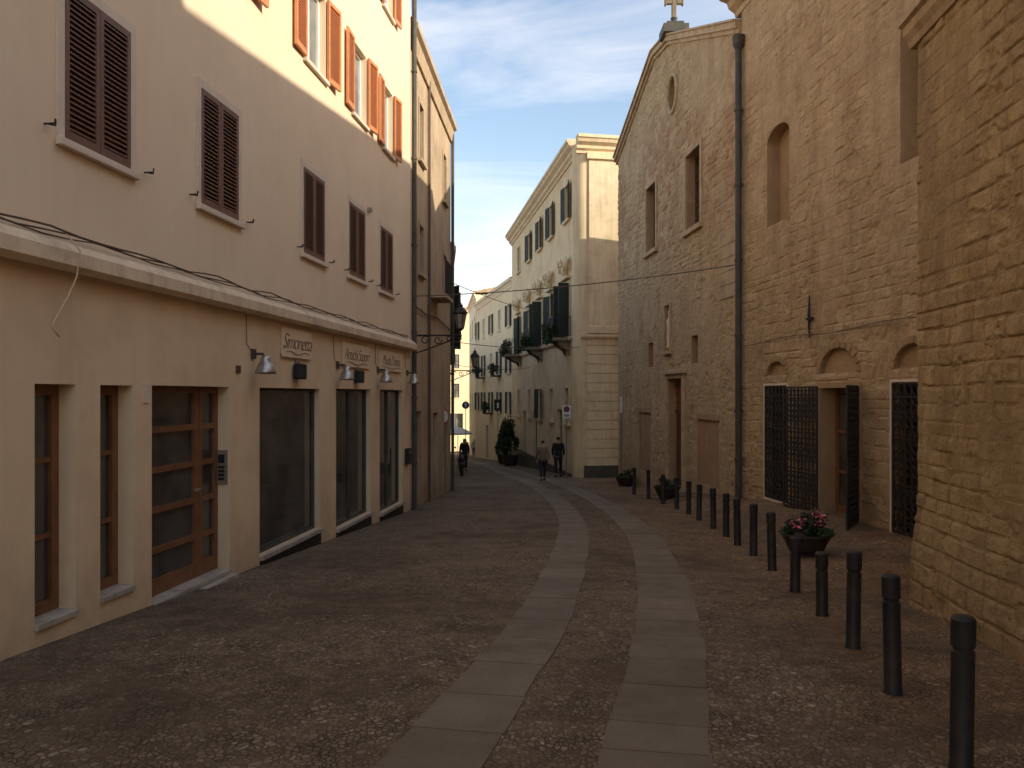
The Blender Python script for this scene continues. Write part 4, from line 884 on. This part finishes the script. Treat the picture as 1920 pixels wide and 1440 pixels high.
# ------------------------------------------------------------------ people
def skin(name,pts,edges,rad,m,parent,yaw,h,root=0,sub=2):
    s=h/1.75; me=bpy.data.meshes.new(name); me.from_pydata([tuple(Vector(p)*s) for p in pts],edges,[]); me.materials.append(m)
    o=bpy.data.objects.new(name,me); COL.objects.link(o); o.parent=parent; W[o]=W[parent]
    k=o.modifiers.new('skin','SKIN'); k.use_smooth_shade=True
    sv=me.skin_vertices[0].data if me.skin_vertices else None
    if sv is None:
        bpy.context.view_layer.objects.active=o; sv=me.skin_vertices[0].data
    for i,r in enumerate(rad):
        rr=r if hasattr(r,'__len__') else (r,r); sv[i].radius=(rr[0]*s,rr[1]*s); sv[i].use_root=(i==root)
    ss=o.modifiers.new('sub','SUBSURF'); ss.levels=sub; ss.render_levels=sub
    return o
def person(x,y,yaw,h,top,bot,hair,label,stride=1,skinc=(.45,.27,.18)):
    z=g(x,y); e=empty('person',(x,y,z),label,'person'); e.rotation_euler=(0,0,yaw); st=.2*stride
    ms=mat('skin_tone',skinc,tuple(k*.9 for k in skinc),s=12,rough=.6); mt=mat('jacket_cloth',top,tuple(k*.7 for k in top),s=14,rough=.9,bp=.3,bs=60); mbt=mat('trouser_cloth',bot,tuple(k*.7 for k in bot),s=14,rough=.9,bp=.3,bs=60); mh=mat('hair',hair,tuple(k*.6 for k in hair),s=30,rough=.7)
    P=[(0,0,.95),(0,0,1.15),(0,.0,1.36),(0,0,1.49),(0,.01,1.56),(0,.02,1.64),(0,.015,1.71)]; E=[(0,1),(1,2),(2,3),(3,4),(4,5),(5,6)]; Rd=[(.15,.10),(.13,.09),(.15,.1),.055,.06,(.078,.095),(.06,.07)]
    def add(p,par,r): P.append(p);E.append((par,len(P)-1));Rd.append(r);return len(P)-1
    add((0,.125,1.625),5,.014)
    for s_ in (-1,1):
        add((s_*.088,.01,1.63),5,.014)
        sh=add((s_*.175,0,1.42),2,.055); sw=-s_*st*.6
        el=add((s_*.225,sw*.4-.02,1.14),sh,.042); wr=add((s_*.235,sw+.04,.9),el,.027); pa_=add((s_*.235,sw+.06,.83),wr,(.02,.036))
        for k in range(4):
            f1=add((s_*.238,sw+.03+k*.022,.775-.004*abs(k-1.5)),pa_,.009); add((s_*.225,sw+.035+k*.022,.735-.006*abs(k-1.5)),f1,.007)
        add((s_*.225,sw+.105,.80),pa_,.009)
        hp=add((s_*.085,0,.9),0,.085); f=s_*st
        kn=add((s_*.095,f*.55+.03,.5),hp,.06); lift=.03 if f<0 else 0
        an=add((s_*.095,f,.09+lift),kn,.038); add((s_*.1,f+.15,.035+lift*.3),an,(.035,.03))
    skin('body',P,E,Rd,ms,e,yaw,h)
    P=[(0,0,.86),(0,0,1.0),(0,0,1.18),(0,0,1.37),(0,0,1.46)];E=[(0,1),(1,2),(2,3),(3,4)];Rd=[(.19,.135),(.185,.13),(.17,.125),(.185,.13),(.085,.08)]
    for s_ in (-1,1):
        sw=-s_*st*.6; sh=add((s_*.19,0,1.41),3,.078); el=add((s_*.24,sw*.4-.02,1.14),sh,.063); add((s_*.245,sw+.035,.92),el,.05)
    skin('jacket',P,E,Rd,mt,e,yaw,h,root=2)
    P=[(0,0,.96)];E=[];Rd=[(.16,.12)]
    for s_ in (-1,1):
        f=s_*st; lift=.03 if f<0 else 0; hp=add((s_*.09,0,.86),0,.105); kn=add((s_*.097,f*.55+.03,.5),hp,.078); add((s_*.097,f,.12+lift),kn,.058)
    skin('trousers',P,E,Rd,mbt,e,yaw,h)
    P=[(0,-.03,1.60),(0,-.015,1.68),(0,.01,1.735)];E=[(0,1),(1,2)];Rd=[(.075,.05),(.092,.085),(.07,.075)]
    skin('hair',P,E,Rd,mh,e,yaw,h)
    k=h/1.75; sv=W[e]; W[e]=Vector((0,0,0))
    for s_ in (-1,1):
        mb=MB(); f=s_*st
        mb.bx((s_*.098*k,(f+.06)*k,.04*k),(.09*k,.26*k,.075*k)); mb.bx((s_*.097*k,(f-.01)*k,.09*k),(.08*k,.11*k,.06*k))
        mb.obj('shoe',e,M_blk,bevel=.02)
    W[e]=sv
person(1.22,31.6,.1,1.6,(.24,.17,.11),(.03,.025,.03),(.06,.035,.02),'person in a tan jacket and dark trousers walking away')
person(2.02,35.0,-.15,1.76,(.02,.02,.025),(.02,.022,.03),(.02,.015,.01),'person in black coat walking away down the street')
person(-2.5,42,3.0,1.7,(.018,.018,.02),(.02,.02,.022),(.02,.015,.01),'person in dark clothes standing near the parked scooter',stride=.3)
person(-2.75,46,.4,1.65,(.04,.04,.06),(.02,.02,.022),(.03,.02,.01),'person in dark blue jacket walking beside the low house')
person(-3.6,60,3.2,1.7,(.12,.08,.06),(.05,.06,.12),(.05,.03,.02),'person in a brown coat walking up the street')
person(-3.6,76,3.2,1.7,(.5,.45,.4),(.05,.06,.12),(.05,.03,.02),'person in a pale top walking in the sunlit street')
person(-4.6,80,.2,1.7,(.3,.05,.05),(.03,.03,.04),(.05,.03,.02),'person in a red top walking in the street')
def scooter(x,y,yaw):
    z=g(x,y); e=empty('parked_scooter',(0,0,0),'dark grey scooter parked by the house wall','scooter'); 
    m=mat('scooter_paint',(.06,.065,.08),s=5,rough=.3); 
    for yy in (-.62,.62):
        w=MB(); w.tube([(0,yy+.2*math.cos(t*math.pi/10),.24+.2*math.sin(t*math.pi/10)) for t in range(21)],.05,8,cap=False); w.tube([(-.04,yy,.24),(.04,yy,.24)],.1,12,m=1); w.obj('wheel',e,[M_blk,M_alu],smooth=True)
    b_=MB(); b_.tube([(0,-.8,.55),(0,-.5,.62),(0,-.2,.5),(0,-.05,.3),(0,.2,.26),(0,.36,.32),(0,.45,.65),(0,.42,.95)],[.05,.17,.17,.12,.13,.1,.16,.07],12); b_.tube([(0,.45,.7),(0,.6,.25)],.035,8); b_.obj('body',e,m,smooth=True)
    s_=MB(); s_.tube([(0,-.75,.75),(0,-.5,.8),(0,-.15,.76),(0,-.0,.72)],[.08,.14,.13,.06],10); s_.obj('seat',e,M_blk,smooth=True)
    h_=MB(); h_.tube([(-.33,.3,1.02),(-.2,.38,1.04),(0,.4,1.0),(.2,.38,1.04),(.33,.3,1.02)],.02,8); h_.bx((0,.45,.98),(.16,.1,.12)); 
    for s2 in(-1,1): h_.tube([(s2*.22,.4,1.04),(s2*.27,.38,1.22)],.008,5); h_.bx((s2*.28,.38,1.25),(.1,.02,.06))
    h_.obj('handlebar',e,M_blk); e.location=(x,y,z); e.rotation_euler=(0,.0,yaw)
scooter(-2.3,36.5,.1)
x,y=-4.6,68; z=g(x,y); e=empty('parasol',(x,y,z),'pale cafe parasol on a slim pole','parasol'); mb=MB(); mb.tube([(x,y,z),(x,y,z+2.7)],.03,8); mb.obj('pole',e,M_alu)
mb=MB(); mb.lathe((x,y,z),[(1.2,2.25),(1.2,2.1),(1.21,2.25),(.6,2.55),(0,2.78)],8); mb.obj('canopy',e,M_white)
# ------------------------------------------------------------------ light, sky, camera
t_el=.469; sd=Vector((.9,-.436,t_el)); el=math.atan2(t_el,1); az=math.atan2(.9,-.436)
L=bpy.data.lights.new('sun','SUN'); L.energy=5; L.angle=math.radians(.5); L.color=(1,.91,.74)
lo=bpy.data.objects.new('sun',L); COL.objects.link(lo); lo.rotation_euler=sd.to_track_quat('Z','Y').to_euler(); lo.location=(20,-30,30)
w=bpy.data.worlds.new('World'); sc.world=w; w.use_nodes=True; nt=w.node_tree; nt.nodes.clear()
out=N(nt,'ShaderNodeOutputWorld'); bg=N(nt,'ShaderNodeBackground'); nt.links.new(bg.outputs[0],out.inputs[0])
sk=N(nt,'ShaderNodeTexSky'); sk.sky_type='NISHITA'; sk.sun_disc=False; sk.sun_elevation=el; sk.sun_rotation=az; sk.dust_density=1.0; sk.air_density=1.1; sk.ozone_density=1.2
tc=N(nt,'ShaderNodeTexCoord'); mp=N(nt,'ShaderNodeMapping'); mp.inputs['Scale'].default_value=(1.0,.8,4.0); mp.inputs['Rotation'].default_value=(.25,.6,.2); nt.links.new(tc.outputs['Generated'],mp.inputs['Vector'])
cl=N(nt,'ShaderNodeTexNoise'); cl.inputs['Scale'].default_value=2.3; cl.inputs['Detail'].default_value=5; cl.inputs['Roughness'].default_value=.55; cl.inputs['Distortion'].default_value=.8; nt.links.new(mp.outputs[0],cl.inputs['Vector'])
cf=ramp(nt,cl.outputs['Fac'],[(.44,0.0),(.8,.42)])
sk2=mix(nt,1.0,sk.outputs[0],(1.95,1.8,1.68),'MULTIPLY')
col=mix(nt,cf,sk2,(14.,12.2,10.8))
sz=N(nt,'ShaderNodeSeparateXYZ'); nt.links.new(tc.outputs['Generated'],sz.inputs[0])
hz=ramp(nt,sz.outputs[2],[(0.0,.5),(.25,0.)])
col=mix(nt,hz,col,(9.0,8.2,7.4))
nt.links.new(col,bg.inputs['Color']); bg.inputs['Strength'].default_value=.15
cam=bpy.data.cameras.new('camera'); cam.sensor_width=36; cam.lens=28.125; cam.shift_y=20/1920; cam.clip_end=2000; cam.clip_start=.05
co=bpy.data.objects.new('camera',cam); COL.objects.link(co); co.location=(0,0,1.6); co.rotation_euler=(math.radians(90),0,0); sc.camera=co
sc.view_settings.view_transform='Standard'; sc.view_settings.look='None'; sc.view_settings.exposure=0
